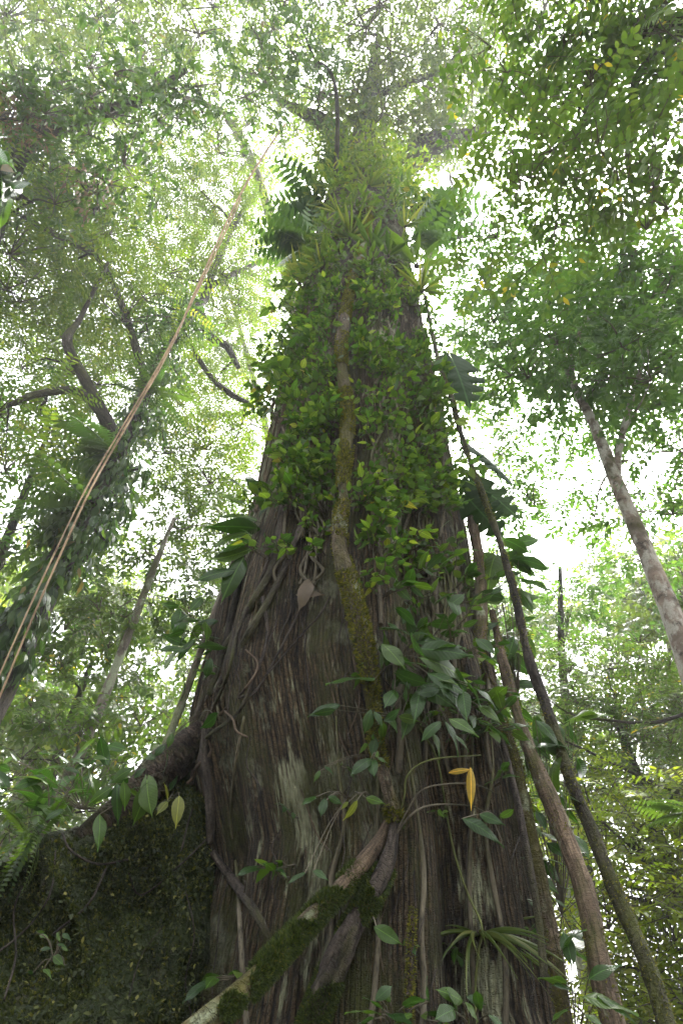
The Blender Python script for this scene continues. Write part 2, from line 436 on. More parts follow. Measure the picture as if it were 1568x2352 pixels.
M['rope'] = bark_mat('hanging root bark', (0.30, 0.21, 0.13), (0.12, 0.075, 0.045), (0.42, 0.33, 0.23), 0.15, 40, bump=.5)
M['stem'] = bark_mat('green stem', (0.10, 0.115, 0.035), (0.05, 0.05, 0.02), (0.16, 0.17, 0.06), 0.2, 30, bump=.2)
M['soil'] = bark_mat('root mass', (0.055, 0.042, 0.034), (0.012, 0.010, 0.009), (0.13, 0.10, 0.08), 1, 25, moss=.25, bump=1, dist=.05)
M['ground'] = bark_mat('leaf litter', (0.075, 0.052, 0.034), (0.02, 0.015, 0.011), (0.15, 0.11, 0.07), 1, 6, moss=.4, bump=.8, dist=.04)

M['lf_yellow'] = leaf_mat('yellow-green leaf', [(0, (.048, .088, .013)), (.5, (.082, .125, .018)), (.9, (.125, .155, .026)), (1, (.18, .17, .03))], trans=.55)
M['lf_mid'] = leaf_mat('mid-green leaf', [(0, (.032, .062, .014)), (.5, (.055, .095, .018)), (1, (.095, .13, .028))], trans=.5)
M['lf_deep'] = leaf_mat('deep-green leaf', [(0, (.032, .075, .018)), (.6, (.056, .112, .026)), (1, (.095, .15, .034))], trans=.55, rough=.36)
M['lf_dark'] = leaf_mat('dark drooping leaf', [(0, (.028, .062, .016)), (.6, (.05, .095, .022)), (.95, (.085, .125, .032)), (1, (.14, .11, .05))], trans=.55, rough=.42, spec=.35)
M['lf_far'] = leaf_mat('far leaf', [(0, (.05, .085, .02)), (.5, (.08, .115, .026)), (1, (.13, .15, .035))], trans=.55)
M['creep'] = leaf_mat('creeper leaf', [(0, (.018, .05, .010)), (.45, (.046, .10, .016)), (.9, (.115, .17, .026)), (.97, (.16, .2, .03)), (1, (.2, .17, .03))], trans=.45, rough=.4, src='obj', veins=True)
M['creep_r'] = leaf_mat('creeper small leaf', [(0, (.022, .052, .011)), (.5, (.045, .09, .016)), (1, (.09, .14, .022))], trans=.45, rough=.4)
M['big'] = leaf_mat('large glossy leaf', [(0, (.014, .038, .008)), (.6, (.026, .062, .011)), (1, (.055, .10, .016))], spec=.32, trans=.4, rough=.28, src='obj', veins=True)
M['mon'] = leaf_mat('lobed leaf', [(0, (.012, .03, .011)), (1, (.022, .045, .015))], trans=.15, rough=.6, src='obj', veins=True, spec=.1)  # colour darkened so the leaves read as backlit silhouettes
M['lf_bright'] = leaf_mat('sunlit yellow-green leaf', [(0, (.085, .13, .014)), (.5, (.14, .185, .02)), (1, (.21, .22, .03))], trans=.6)  # leaf colour brightened to stand in for the light low on the right
M['lf_fresh'] = leaf_mat('fresh green leaf', [(0, (.036, .075, .016)), (.5, (.062, .108, .022)), (.95, (.10, .14, .03)), (1, (.26, .21, .02))], trans=.5)
M['strap'] = leaf_mat('strap leaf', [(0, (.05, .085, .016)), (.5, (.085, .12, .025)), (1, (.16, .17, .05))], trans=.5, rough=.4, src='obj')
M['fern'] = leaf_mat('fern leaflet', [(0, (.03, .065, .014)), (1, (.07, .115, .022))], trans=.5, rough=.45, src='obj')
M['dkfern'] = leaf_mat('dark frond', [(0, (.022, .055, .014)), (1, (.05, .095, .02))], trans=.5, rough=.4, src='obj')
M['gold'] = leaf_mat('yellowed leaf', [(0, (.42, .25, .02)), (1, (.5, .33, .03))], trans=.4, rough=.4, src='obj', tint=(1.2, 1.1, .6), veins=True)
M['lime'] = leaf_mat('lime leaf', [(0, (.10, .14, .02)), (1, (.19, .2, .025))], trans=.5, rough=.4, src='obj', tint=(1.3, 1.2, .6), veins=True)
M['brownleaf'] = leaf_mat('dry brown leaf', [(0, (.10, .06, .03)), (.5, (.17, .11, .06)), (1, (.24, .17, .10))], trans=.2, rough=.7, tint=(1.2, 1, .7))
M['moss'] = leaf_mat('moss tuft', [(0, (.032, .04, .010)), (.4, (.092, .094, .017)), (.8, (.165, .152, .026)), (1, (.24, .2, .03))], trans=.3, rough=.7, spec=.2)
M['mossg'] = leaf_mat('green moss tuft', [(0, (.018, .030, .009)), (.5, (.045, .064, .016)), (.9, (.085, .105, .022)), (1, (.14, .13, .03))], trans=.3, rough=.65, spec=.3)
M['mossd'] = leaf_mat('dark moss tuft', [(0, (.013, .022, .009)), (.45, (.040, .052, .014)), (.8, (.092, .10, .024)), (1, (.17, .155, .04))], trans=.3, rough=.6, spec=.35)

# ------------------------------------------------------------------ leaf shapes (length 1 along +Y, face +Z)
def leaf_template(width=.42, heart=0.0, droop=.18, fold=.22, nst=8, tip=1.25, wave=0.0, peak=.42):
    t = np.linspace(0, 1, nst)
    s = t ** (math.log(.5) / math.log(peak))
    w = np.sin(math.pi * s) ** .85 * (1 - .35 * t ** 3) * width
    w = w * np.where(t > .8, (1 - (t - .8) / .2) ** tip * .55 + .45 * (1 - (t - .8) / .2), 1)
    w[0] = .012; w[-1] = 0.004
    V, LUV = [], []
    for k in range(nst):
        for c, m in ((-1, 1), (-.5, .55), (0, 0), (.5, .55), (1, 1)):
            x = c * w[k]
            y = t[k] - heart * (abs(c) ** 1.5) * max(0, 1 - t[k] / .35) * .3
            z = abs(c) * w[k] * fold - droop * t[k] ** 2 - .06 * (abs(c) ** 2) * w[k] / max(width, .01) + wave * math.sin(t[k] * 9 + c * 2) * abs(c)
            V.append((x, y, z)); LUV.append((c * w[k], t[k], 0))
    i, j = np.meshgrid(np.arange(nst - 1), np.arange(4), indexing='ij')
    a = (i * 5 + j).ravel()
    Q = np.stack([a, a + 1, a + 6, a + 5], -1)
    return np.array(V), Q, np.array(LUV)
def cheap_leaf(width=.45, droop=.15, tipw=.72):
    w = width / 2
    V = np.array([(0, 0, 0), (-w, .36, .05 - droop * .13), (w, .36, .05 - droop * .13), (-w * tipw, .7, .04 - droop * .5), (w * tipw, .7, .04 - droop * .5), (0, 1, -droop)])
    return V, np.array([(1, 2, 4, 3)]), np.array([(0, 2, 1), (3, 4, 5)])

def leaf_mesh(name, mat, **k):
    V, Q, U = leaf_template(**k)
    return mesh_np(name, V, [Q], mat, {'luv': U})
LM = {}
LM['creep'] = [leaf_mesh('leaf', M['creep'], width=w, droop=d, fold=f, nst=7, heart=h, tip=1.9, peak=.36) for w, d, f, h in
               ((.25, .2, .3, .1), (.29, .3, .25, .3), (.20, .15, .35, 0), (.24, .4, .3, .1), (.29, .25, .2, .3))]
LM['big'] = [leaf_mesh('leaf', M['big'], width=w, droop=d, fold=f, nst=10, heart=h, wave=.03) for w, d, f, h in
             ((.20, .25, .25, 0), (.24, .4, .2, .2), (.30, .3, .15, .9), (.17, .55, .3, 0), (.26, .15, .35, .4))]
LM['strap'] = [leaf_mesh('leaf', M['strap'], width=w, droop=d, fold=.5, nst=9, tip=1, peak=.5) for w, d in ((.05, .25), (.06, .5), (.045, .75))]
LM['grass'] = [leaf_mesh('leaf', M['strap'], width=w, droop=d, fold=.5, nst=9, tip=1, peak=.4) for w, d in ((.016, .5), (.02, .8), (.018, 1.1))]
LM['nest'] = [leaf_mesh('leaf', M['fern'], width=w, droop=d, fold=.2, nst=9, peak=.6, wave=.01) for w, d in ((.085, .2), (.1, .45), (.09, .1))]
LM['gold'] = [leaf_mesh('leaf', M['gold'], width=.12, droop=.2, fold=.3, nst=9)]
LM['lime'] = [leaf_mesh('leaf', M['lime'], width=.22, droop=.3, fold=.3, nst=9)]

def place_leaf(me, base, d, nrm, L, parent, name='leaf', mat=None):
    R = frames(np.asarray(d)[None], np.asarray(nrm)[None])[0]
    m = Matrix.Identity(4)
    for a in range(3):
        for b in range(3):
            m[a][b] = float(R[a, b] * L)
        m[a][3] = float(base[a] - (parent.location[a] if parent is not None else 0))
    o = bpy.data.objects.new(name, me)
    COL.objects.link(o)
    o.parent = parent
    o.matrix_basis = m
    return o

def scatter(template, P, R, S, rnd):
    """copies of a template (V, Q, T) at P with rotations R and scales S, as arrays"""
    V, Q, T = template
    n, k = len(P), len(V)
    W = np.einsum('nij,kj->nki', R, V) * S[:, None, None] + P[:, None]
    off = (np.arange(n) * k)[:, None, None]
    return W.reshape(-1, 3), (Q[None] + off).reshape(-1, Q.shape[1]), (T[None] + off).reshape(-1, 3), np.repeat(rnd, k)

TUFT = (np.array([(-.2, 0, 0), (.2, 0, 0), (.05, .1, 1), (0, -.2, 0), (.1, .2, 0), (-.35, .2, .8)]), np.zeros((0, 4), int), np.array([(0, 1, 2), (3, 4, 5)]))
def moss_on(name, P, Nn, size, mat, parent, seed=0, origin=None):
    r = np.random.default_rng(seed)
    n = len(P)
    d = unit(r.normal(size=(n, 3)))
    R = frames(np.cross(Nn, d), Nn + .55 * r.normal(size=(n, 3)))
    V, Q, T, rnd = scatter(TUFT, P, R, size * r.uniform(.5, 1.5, n), np.clip(r.normal(.45, .25, n), 0, 1))
    o0 = np.array(origin) if origin is not None else np.array(parent.location)
    o = link(name, mesh_np(name, V - o0, [T], mat, {'rnd': rnd}, smooth=False), parent)
    o['kind'] = 'stuff'
    return o

# ------------------------------------------------------------------ ground
def build_ground():
    n = 90
    u = np.linspace(-1, 1, n)
    u = np.sign(u) * np.abs(u) ** 2.6 * 140
    X, Y = np.meshgrid(u, u, indexing='ij')
    Z = .22 * fbm(np.stack([X * .35, Y * .35, X * 0], -1), 3, 5) - .12
    V = np.stack([X, Y + 10, Z], -1).reshape(-1, 3)
    i, j = np.meshgrid(np.arange(n - 1), np.arange(n - 1), indexing='ij')
    a = (i * n + j).ravel()
    o = link('ground', mesh_np('ground', V, [np.stack([a, a + n, a + n + 1, a + 1], -1)], M['ground'], {'tube': V}))
    tag(o, kind='structure')
build_ground()

# ------------------------------------------------------------------ the giant tree
YA = 4.5
ROWS = [(2352, 395, 1300), (2150, 440, 1265), (2000, 470, 1235), (1800, 440, 1205), (1650, 425, 1172), (1400, 490, 1105), (1200, 568, 1070), (900, 632, 1012),
        (700, 684, 966), (550, 716, 940), (450, 748, 918), (390, 765, 905)]
tz, tx, tr = [], [], []
for py, l, r_ in ROWS:
    a, b = at_y(l, py, YA - .25), at_y(r_, py, YA - .25)
    tz.append(a[2]); tx.append((a[0] + b[0]) / 2); tr.append((b[0] - a[0]) / 2 * .985)
tz = [0.0, .7] + tz + [24.0]; tx = [tx[0], tx[0]] + tx + [tx[-1] + .1]; tr = [tr[0] * 1.5, tr[0] * 1.22] + tr + [tr[-1] * .8]
tz, tx, tr = np.array(tz), np.array(tx), np.array(tr)
def trunk_c(z):
    return np.interp(z, tz, tx)
def trunk_R(z, th):
    """radius at height z and angle th (0 = +X, -pi/2 = towards the viewer)"""
    R = np.interp(z, tz, tr)
    base = np.exp(-np.maximum(z, 0) / 3.2)
    up = .35 + .65 * base
    a = th + .10 * np.sin(z * .5)
    def fold(c, w, d):
        x = np.angle(np.exp(1j * (a - c)))
        return -d * np.exp(-(x / w) ** 2)
    f = fold(-1.02, .14, .36) + fold(-2.45, .16, .30) + fold(-.45, .12, .18) + fold(-1.75, .09, .10) + fold(.6, .2, .2) + fold(1.7, .2, .2) + fold(2.7, .2, .2)
    f = f + .09 * np.exp(-((a + 1.32) / .16) ** 2) + .08 * np.exp(-((a + .75) / .14) ** 2) + .10 * np.exp(-((a + 2.1) / .2) ** 2)
    return R * (1 + f * up)
def trunk_pt(z, th, off=0.0):
    R = trunk_R(z, th) + off
    return np.stack([trunk_c(z) + R * np.cos(th), YA + R * np.sin(th), z], -1)
def trunk_hit(px, py):
    """where the line of sight meets the trunk, with its outward normal"""
    r = ray(px, py)
    t = np.linspace(1.2, 30, 3000)
    P = CAM + r * t[:, None]
    dx, dy = P[:, 0] - trunk_c(P[:, 2]), P[:, 1] - YA
    ins = np.hypot(dx, dy) < trunk_R(P[:, 2], np.arctan2(dy, dx))
    if not ins.any() or P[np.argmax(ins), 2] > 23:
        return None
    k = np.argmax(ins)
    n = np.array([dx[k], dy[k], 0.0])
    return P[k], n / np.linalg.norm(n)
def on_trunk(px, py, off=0.05):
    h = trunk_hit(px, py)
    if h is None:
        return at_y(px, py, YA - .4)
    return h[0] + h[1] * off

giant = thing('giant_tree', 'massive fluted rainforest trunk draped in creepers, with a mossy buttress at its foot', 'tree', (float(tx[0]), YA, 0))
def build_trunk():
    n_th, n_z = 420, 620
    th = np.linspace(-math.pi, math.pi, n_th, endpoint=False)
    z = np.concatenate([np.linspace(-.3, 6, 360), np.linspace(6, 24, n_z - 360 + 1)[1:]])
    Z, TH = np.meshgrid(z, th, indexing='ij')
    R0 = trunk_R(Z, TH)
    tubec = np.stack([np.cos(TH) * 1.2, np.sin(TH) * 1.2, Z], -1)
    fine = .014 * fbm(tubec * np.array([9, 9, .55]), 3, 1) + .012 * fbm(tubec * np.array([24, 24, 2.2]), 2, 4) + .03 * fbm(tubec * np.array([2.2, 2.2, .8]), 2, 8)
    ridg = 1 - np.abs(vnoise(tubec * np.array([13, 13, .35]), 21))
    ridg2 = 1 - np.abs(vnoise(tubec * np.array([30, 30, .9]), 23))
    fine = fine + .009 * ridg ** 3 + .007 * ridg2 ** 2
    R = R0 + fine
    pale = np.zeros_like(Z)  # first two patches paint side light into the bark; the rest lichen, tan bark
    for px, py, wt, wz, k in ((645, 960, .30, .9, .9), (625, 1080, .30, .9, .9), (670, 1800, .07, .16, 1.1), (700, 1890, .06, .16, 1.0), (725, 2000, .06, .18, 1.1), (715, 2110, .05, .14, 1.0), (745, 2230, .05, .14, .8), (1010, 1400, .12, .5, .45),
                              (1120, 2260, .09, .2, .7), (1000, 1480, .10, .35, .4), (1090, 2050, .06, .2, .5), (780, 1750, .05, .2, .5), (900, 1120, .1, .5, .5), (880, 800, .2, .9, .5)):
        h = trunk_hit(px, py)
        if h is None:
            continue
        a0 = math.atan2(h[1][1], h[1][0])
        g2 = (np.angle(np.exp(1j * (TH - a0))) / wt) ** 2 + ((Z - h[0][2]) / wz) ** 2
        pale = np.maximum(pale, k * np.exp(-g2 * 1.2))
    V = np.stack([trunk_c(Z) + R * np.cos(TH), YA + R * np.sin(TH), Z], -1).reshape(-1, 3)
    i, j = np.meshgrid(np.arange(n_z - 1), np.arange(n_th), indexing='ij')
    j2 = (j + 1) % n_th
    Q = np.stack([i * n_th + j, i * n_th + j2, (i + 1) * n_th + j2, (i + 1) * n_th + j], -1).reshape(-1, 4)
    loc = np.array(giant.location)
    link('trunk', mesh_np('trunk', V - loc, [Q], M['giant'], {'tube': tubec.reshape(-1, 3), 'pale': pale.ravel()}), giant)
build_trunk()

# the buttress: a wall-like root running off to the side
BX = np.array([-.55, -1.0, -1.25, -1.46, -1.8, -2.3, -3.0, -3.9, -5.0, -6.2])
BZ = np.array([4.0, 3.50, 3.20, 3.0, 2.75, 2.42, 1.95, 1.25, .55, .1])
BY = np.array([4.40, 4.28, 4.22, 4.18, 4.12, 4.02, 3.85, 3.6, 3.3, 3.0])
def butt_top(x):
    return np.interp(-x, -BX, BZ)
def butt_y(x):
    return np.interp(-x, -BX, BY)
def butt_w(x, z):
    zt = butt_top(x)
    k = np.clip((zt - z) / np.maximum(zt, .3), 0, 1)
    near = np.exp(-np.maximum(-x - .9, 0) / .45)
    return .15 + .30 * k ** 1.3 + near * (.08 + .2 * np.clip(k * 1.5, 0, 1))
def butt_front(x, z):
    p = np.stack([x, z, x * 0], -1)
    return butt_y(x) - butt_w(x, z) + .7 * np.clip((x + 1.15) / .6, 0, 1) ** 1.4 + .34 * fbm(p * 1.25, 3, 31) - .16 * (1 - np.abs(vnoise(np.stack([x * 1.2 + z * .9, z * .3, x * 0], -1) * 1.7, 3))) ** 3
def build_buttress():
    nx, ns = 240, 150
    x = np.linspace(-.55, -6.2, nx)
    s = np.linspace(0, 1, ns)
    X, S = np.meshgrid(x, s, indexing='ij')
    ZT = butt_top(X)
    # front flank 0-.58, over the rounded crest .58-.72, back flank to 1
    zf = np.where(S < .58, -.2 + (ZT - .12 + .2) * (S / .58), np.where(S < .72, ZT - .12, ZT - .12 - (ZT - .12 + .2) * ((S - .72) / .28)))
    ang = np.clip((S - .58) / .14, 0, 1) * math.pi
    yf = butt_front(X, zf)
    yb = 2 * butt_y(X) - yf
    wt = (yb - yf) / 2
    Y = np.where(S < .58, yf, np.where(S < .72, (yf + yb) / 2 - wt * np.cos(ang), yb))
    Z = zf + np.where((S >= .58) & (S < .72), .14 * np.sin(ang), 0)
    V = np.stack([X, Y, Z], -1)
    d = .05 * fbm(V * 4.0, 3, 41) + .018 * fbm(V * 15, 2, 44)
    V[..., 1] += np.where(S < .65, -d, d); V[..., 2] += d * ((S > .5) & (S < .8))
    i, j = np.meshgrid(np.arange(nx - 1), np.arange(ns - 1), indexing='ij')
    a = (i * ns + j).ravel()
    loc = np.array(giant.location)
    Vf = V.reshape(-1, 3)
    b = link('buttress', mesh_np('buttress', Vf - loc, [np.stack([a, a + ns, a + ns + 1, a + 1], -1)], M['buttress'], {'tube': Vf}), giant)
    b['label'] = 'thick wall-like buttress covered in dark moss'
    # moss tufts
    n = 46000
    xr = -.75 - rng.beta(1.1, 1.6, n) * 3.0
    zr = rng.uniform(.9, 1, n) * butt_top(xr) * rng.uniform(.25, .99, n) ** .8
    keep = fbm(np.stack([xr, zr, xr * 0], -1) * 1.9, 3, 77) > -.35 + .3 * rng.normal(size=n)
    xr, zr = xr[keep], zr[keep]
    P = np.stack([xr, butt_front(xr, zr) - .0, zr], -1)
    P[:, 1] -= .05 * fbm(P * 4.0, 3, 41)
    Nn = np.tile([0, -.9, .25], (len(P), 1))
    moss_on('moss', P, Nn, .027, M['mossd'], b, 3, loc)
build_buttress()

loc_g = np.array(giant.location)
# ridge root on the crest of the buttress
pts = [(-.62, 4.15, 3.95), (-.95, 4.14, 3.52), (-1.2, 4.1, 3.22), (-1.42, 4.08, 2.98), (-1.62, 4.06, 2.80), (-1.8, 4.05, 2.6)]
o, _ = tube('root', pts, [.10, .12, .125, .10, .06, .02], M['ridge'], giant, sides=24, rough=.5, rscale=4, n=70)
o['label'] = 'reddish ringed surface root on the buttress crest'

# limbs and crown of the giant tree: built with the canopy builder below

# ------------------------------------------------------------------ canopy tree builder
def sub_frames(n, d0, spread, r):
    d = unit(np.asarray(d0)[None] + spread * r.normal(size=(n, 3)))
    return d
def spray_leaves(kind, L):
    """leaf transforms of one spray: base, axis, normal, scale; the twig runs along +Y"""
    o = []
    r = np.random.default_rng(abs(hash(kind)) % 1000 if False else {'pinn': 1, 'broad': 2, 'droop': 3, 'bigpinn': 4, 'tuft': 5}[kind])
    if kind == 'pinn':
        for k in range(9):
            t = .12 + .88 * k / 8
            for s in (-1, 1):
                o.append(((0, t * 6.0 * L, -.5 * L * t ** 2), (s * .93, .38, -.12), (0.15 * s, .1, 1), L * (1 - .35 * abs(t - .5))))
    elif kind == 'bigpinn':
        for k in range(6):
            t = .15 + .85 * k / 5
            for s in (-1, 1):
                o.append(((0, t * 4.2 * L, -.5 * L * t ** 2), (s * .9, .45, -.15), (0.2 * s, .1, 1), L * r.uniform(.8, 1.05)))
        o.append(((0, 4.2 * L, -.5 * L), (0, 1, -.3), (0, .2, 1), L))
    elif kind == 'broad':
        for k in range(9):
            t = .1 + .9 * k / 8
            s = -1 if k % 2 else 1
            o.append(((.03 * s * L, t * 2.9 * L, -.25 * L * t ** 2), (s * r.uniform(.5, 1.0), r.uniform(.3, .9), r.uniform(-.4, .1)), (.3 * r.normal(), .3 * r.normal(), 1), L * r.uniform(.75, 1.15)))
        o.append(((0, 2.9 * L, -.25 * L), (0.1, 1, -.3), (0, .2, 1), L))
    elif kind == 'droop':
        for k in range(10):
            t = .05 + .95 * k / 9
            s = -1 if k % 2 else 1
            o.append(((.04 * s * L, t * 1.8 * L, -.5 * L * t ** 2), (s * r.uniform(.1, .55), r.uniform(-.1, .5), -r.uniform(.6, 1.1)), (r.normal(), 1 + .5 * r.normal(), .2), L * r.uniform(.7, 1.2)))
    elif kind == 'tuft':
        for k in range(9):
            a = k * 2.4
            o.append(((0, .05 * L * k, .03 * L * k), (math.cos(a), math.sin(a) + .3, -.15 + .3 * r.random()), (0, 0, 1), L * r.uniform(.7, 1.15)))
    B, D, Nn, S = (np.array([x[i] for x in o], float) for i in range(4))
    return B, unit(D), unit(Nn), S
SPRAY_W = {'pinn': .36, 'bigpinn': .46, 'broad': .46, 'droop': .27, 'tuft': .4}
SPRAY_D = {'pinn': .08, 'bigpinn': .2, 'broad': .22, 'droop': .25, 'tuft': .2}
SPRAY_LEN = {'pinn': 6.0, 'bigpinn': 4.2, 'broad': 2.9, 'droop': 1.8, 'tuft': .4}
TRI = {'n': 0}

def tree(name, label, cat, trunk, trunk_r, clumps, spray, L, lai, leafmat, bark, group=None, limbs=(), n_single=0, droop=0.25, parent=None,
         flat=.45, seed=0, trunk_sides=14, twigs=True, branch_r=.03, tilt=.35, trunk_rough=.1):
    """trunk: control points from the ground up; clumps: [(x, y, z, radius), ...]"""
    r = np.random.default_rng(100 + seed)
    clumps = np.asarray(clumps, float)
    if parent is None:
        base = np.asarray(trunk[0], float)
        root = thing(name, label, cat, base, group)
    else:
        root = parent
    o0 = np.array(root.location)
    skel, skr = [], []
    if trunk is not None:
        ob, S = tube('trunk', trunk, trunk_r, bark, root, sides=trunk_sides, rough=trunk_rough, rscale=5, seed=seed)
        m = len(S)
        skel.append(S[int(m * .3):, :3]); skr.append(S[int(m * .3):, 3])
    for pts, rr in limbs:
        ob, S = tube('limb', pts, rr, bark, root, sides=8, rough=.12, rscale=8, seed=seed + 1)
        skel.append(S[2:, :3]); skr.append(S[2:, 3])
    SK, SR = np.vstack(skel), np.concatenate(skr)
    # branches to the clumps, nearest first
    order = np.argsort([np.min(np.linalg.norm(SK - c[:3], axis=1)) for c in clumps])
    for ci in order:
        c = clumps[ci]
        d = np.linalg.norm(SK - c[:3], axis=1) + np.maximum(SK[:, 2] - c[2] + .3, 0) * .9
        k = int(np.argmin(d))
        a, b = SK[k], c[:3] - np.array([0, 0, flat * c[3] * .8])
        Ld = np.linalg.norm(b - a)
        if Ld < .25:
            continue
        mid = (a + b) / 2 + np.array([0, 0, .12 * Ld]) + r.normal(size=3) * .08 * Ld
        q = a * .75 + b * .25 + r.normal(size=3) * .05 * Ld + np.array([0, 0, .04 * Ld])
        ra = min(SR[k] * .6, branch_r * (.6 + .35 * Ld))
        ob, S = tube('branch', [a, q, mid, b], [ra, ra * .85, ra * .65, ra * .3], bark, root, n=int(np.clip(Ld / .15, 6, 36)), sides=6, rough=.15, rscale=10, seed=int(ci))
        SK = np.vstack([SK, S[2:, :3]]); SR = np.concatenate([SR, S[2:, 3]])
    # sprays
    B, D, Nn, Sc = spray_leaves(spray, L)
    per = len(B)
    leaf_area = L * L * SPRAY_W[spray] * .62
    P_, R_, tw = [], [], []
    for c in clumps:
        rad = c[3]
        n = max(3, int(lai * math.pi * rad ** 2 / (leaf_area * per)))
        u = unit(r.normal(size=(n, 3))) * (r.random(n) ** .45)[:, None]
        p = c[:3] + u * np.array([rad, rad, rad * flat])
        hd = u * np.array([1, 1, .2]) + .55 * r.normal(size=(n, 3)) * np.array([1, 1, .35]) + np.array([0, 0, -droop])
        nn = np.array([0, 0, 1.0]) + tilt * r.normal(size=(n, 3))
        P_.append(p); R_.append(frames(hd, nn))
        # sub-branches of the clump
        if twigs:
            nt = int(np.clip(4 + rad * 4, 5, 16))
            for k in r.choice(n, min(nt, n), replace=False):
                e = p[k]
                mid = (c[:3] + e) / 2 + r.normal(size=3) * .08 * rad + np.array([0, 0, .06])
                tw.append(tube_arrays(spline([c[:3] - np.array([0, 0, flat * rad * .8]), mid - np.array([0, 0, flat * rad * .4]), e], 6), np.linspace(.014, .004, 6) * (.6 + .4 * rad) * (branch_r / .03) ** .5, 4, caps=False))
    P_, R_ = np.vstack(P_), np.concatenate(R_)
    n = len(P_)
    s = r.uniform(.75, 1.2, n)
    LP = np.einsum('nij,kj->nki', R_, B) * s[:, None, None] + P_[:, None]
    LD = np.einsum('nij,kj->nki', R_, D)
    LN = np.einsum('nij,kj->nki', R_, Nn)
    if spray == 'droop':                      # these leaves hang whatever way the twig points
        LD = unit(LD * np.array([1, 1, .25]) * .5 + np.array([0, 0, -1.0]) + .28 * r.normal(size=LD.shape))
        LN = LN + .6 * r.normal(size=LN.shape)
    LD = unit(LD + .12 * r.normal(size=LD.shape)); LN = LN + .22 * r.normal(size=LN.shape)
    LS = (Sc[None] * s[:, None]) * r.uniform(.8, 1.15, (n, per))
    rn = np.clip(r.normal(.45, .18, (n, 1)) + r.normal(0, .16, (n, per)), 0, 1)
    LP, LD, LN, LS, rn = LP.reshape(-1, 3), LD.reshape(-1, 3), LN.reshape(-1, 3), LS.ravel(), rn.ravel()
    R = frames(LD, LN)
    # drop what stands inside the giant trunk or right at the lens
    dx, dy = LP[:, 0] - trunk_c(LP[:, 2]), LP[:, 1] - YA
    keep = (np.linalg.norm(LP - CAM, axis=1) > 2.2) & ((np.hypot(dx, dy) > trunk_R(LP[:, 2], np.arctan2(dy, dx)) + .05) | (LP[:, 2] > 19))
    LP, R, LS, rn = LP[keep], R[keep], LS[keep], rn[keep]
    tmpl = cheap_leaf(SPRAY_W[spray], SPRAY_D[spray])
    if n_single:                               # the leaves that show largest are objects of their own
        x, y, dep = to_px(LP)
        seen = (x > 20) & (x < 1548) & (y > 20) & (y < 2332) & (dep > 0)
        score = np.where(seen, LS / np.maximum(dep, .1), 0)
        big = np.argsort(-score)[:n_single]
        V, Q, T = tmpl
        mes = []
        for k in range(3):
            mes.append(mesh_np('leaf', V, [Q, T], leafmat, {'rnd': np.full(len(V), (.25, .5, .8)[k])}))
        for k in big:
            place_leaf(mes[int(min(2, rn[k] * 3))], LP[k], R[k][:, 1], R[k][:, 2], float(LS[k]), root)
        m = np.ones(len(LP), bool); m[big] = False
        LP, R, LS, rn = LP[m], R[m], LS[m], rn[m]
    V, Q, T, rr = scatter(tmpl, LP, R, LS, rn)
    TRI['n'] += len(LP) * 4
    cr = link('crown', mesh_np('crown', V - o0, [Q, T], leafmat, {'rnd': rr}, smooth=False), root)
    if n_single:
        cr['kind'] = 'stuff'
    # fine twigs carrying the sprays
    if twigs:
        k = r.choice(n, min(n, 700), replace=False)
        a = P_[k]; b = a + R_[k][:, :, 1] * (SPRAY_LEN[spray] * L * s[k])[:, None] + np.array([0, 0, -.25 * L])
        for i in range(len(k)):
            tw.append(tube_arrays(np.stack([a[i], (a[i] + b[i]) / 2 + [0, 0, .1 * L], b[i]]), [.006, .004, .002], 3, caps=False))
        V, Q, T, lc = join(tw)
        tg = link('twigs', mesh_np('twigs', V - o0, [Q], M['twig'], {'tube': lc}), cr)
        tg['kind'] = 'stuff'
    return root

def region(x0, x1, y0, y1, n, z0, z1, R, r, mode='z', skip=None):
    """clumps spread through the part of the wood seen in this window, at real heights (z) or distances (y)"""
    out = []
    nx = max(1, int(round(math.sqrt(n * (x1 - x0) / (y1 - y0)))))
    ny = max(1, int(round(n / nx)))
    for i in range(nx):
        for j in range(ny):
            px = x0 + (i + r.uniform(.1, .9)) / nx * (x1 - x0)
            py = y0 + (j + r.uniform(.1, .9)) / ny * (y1 - y0)
            if skip is not None and skip(px, py):
                continue
            z = r.uniform(z0, z1)
            p = at_z(px, py, z) if mode == 'z' else at_h(px, py, z)
            out.append((*p, R * r.uniform(.7, 1.3)))
    return out
RR = np.random.default_rng(5)

# crown of the giant tree
zt = 17.5
def gp(px, py, z):
    return at_z(px, py, z)
limbs = [([(tx[-1], YA, 22.5), gp(800, 400, 23.5), gp(760, 300, 25), gp(640, 230, 26.5)], [.75, .5, .35, .1]),
         ([(tx[-1], YA, 22.5), gp(900, 405, 23.5), gp(985, 335, 24.5), gp(1120, 300, 25.5)], [.75, .55, .4, .15]),
         ([(tx[-1], YA, 23), gp(835, 330, 25), gp(850, 220, 27), gp(870, 80, 28)], [.75, .5, .35, .1]),
         ([gp(870, 215, 26), gp(950, 185, 26.5), gp(1025, 155, 27), gp(1075, 75, 28)], [.16, .13, .11, .04]),
         ([(tx[-1], YA + .2, 21.5), gp(870, 470, 23), gp(960, 500, 23.5), gp(1050, 545, 24), gp(1100, 490, 25)], [.35, .2, .14, .1, .04])]
cl = region(620, 1100, -80, 330, 26, 25, 29, 1.9, RR) + region(700, 1120, 230, 400, 12, 24, 26, 1.3, RR)
tree('crown', None, None, None, None, cl, 'broad', .19, .32, M['lf_far'], M['darkbark'], limbs=limbs, parent=giant, seed=1, branch_r=.05)

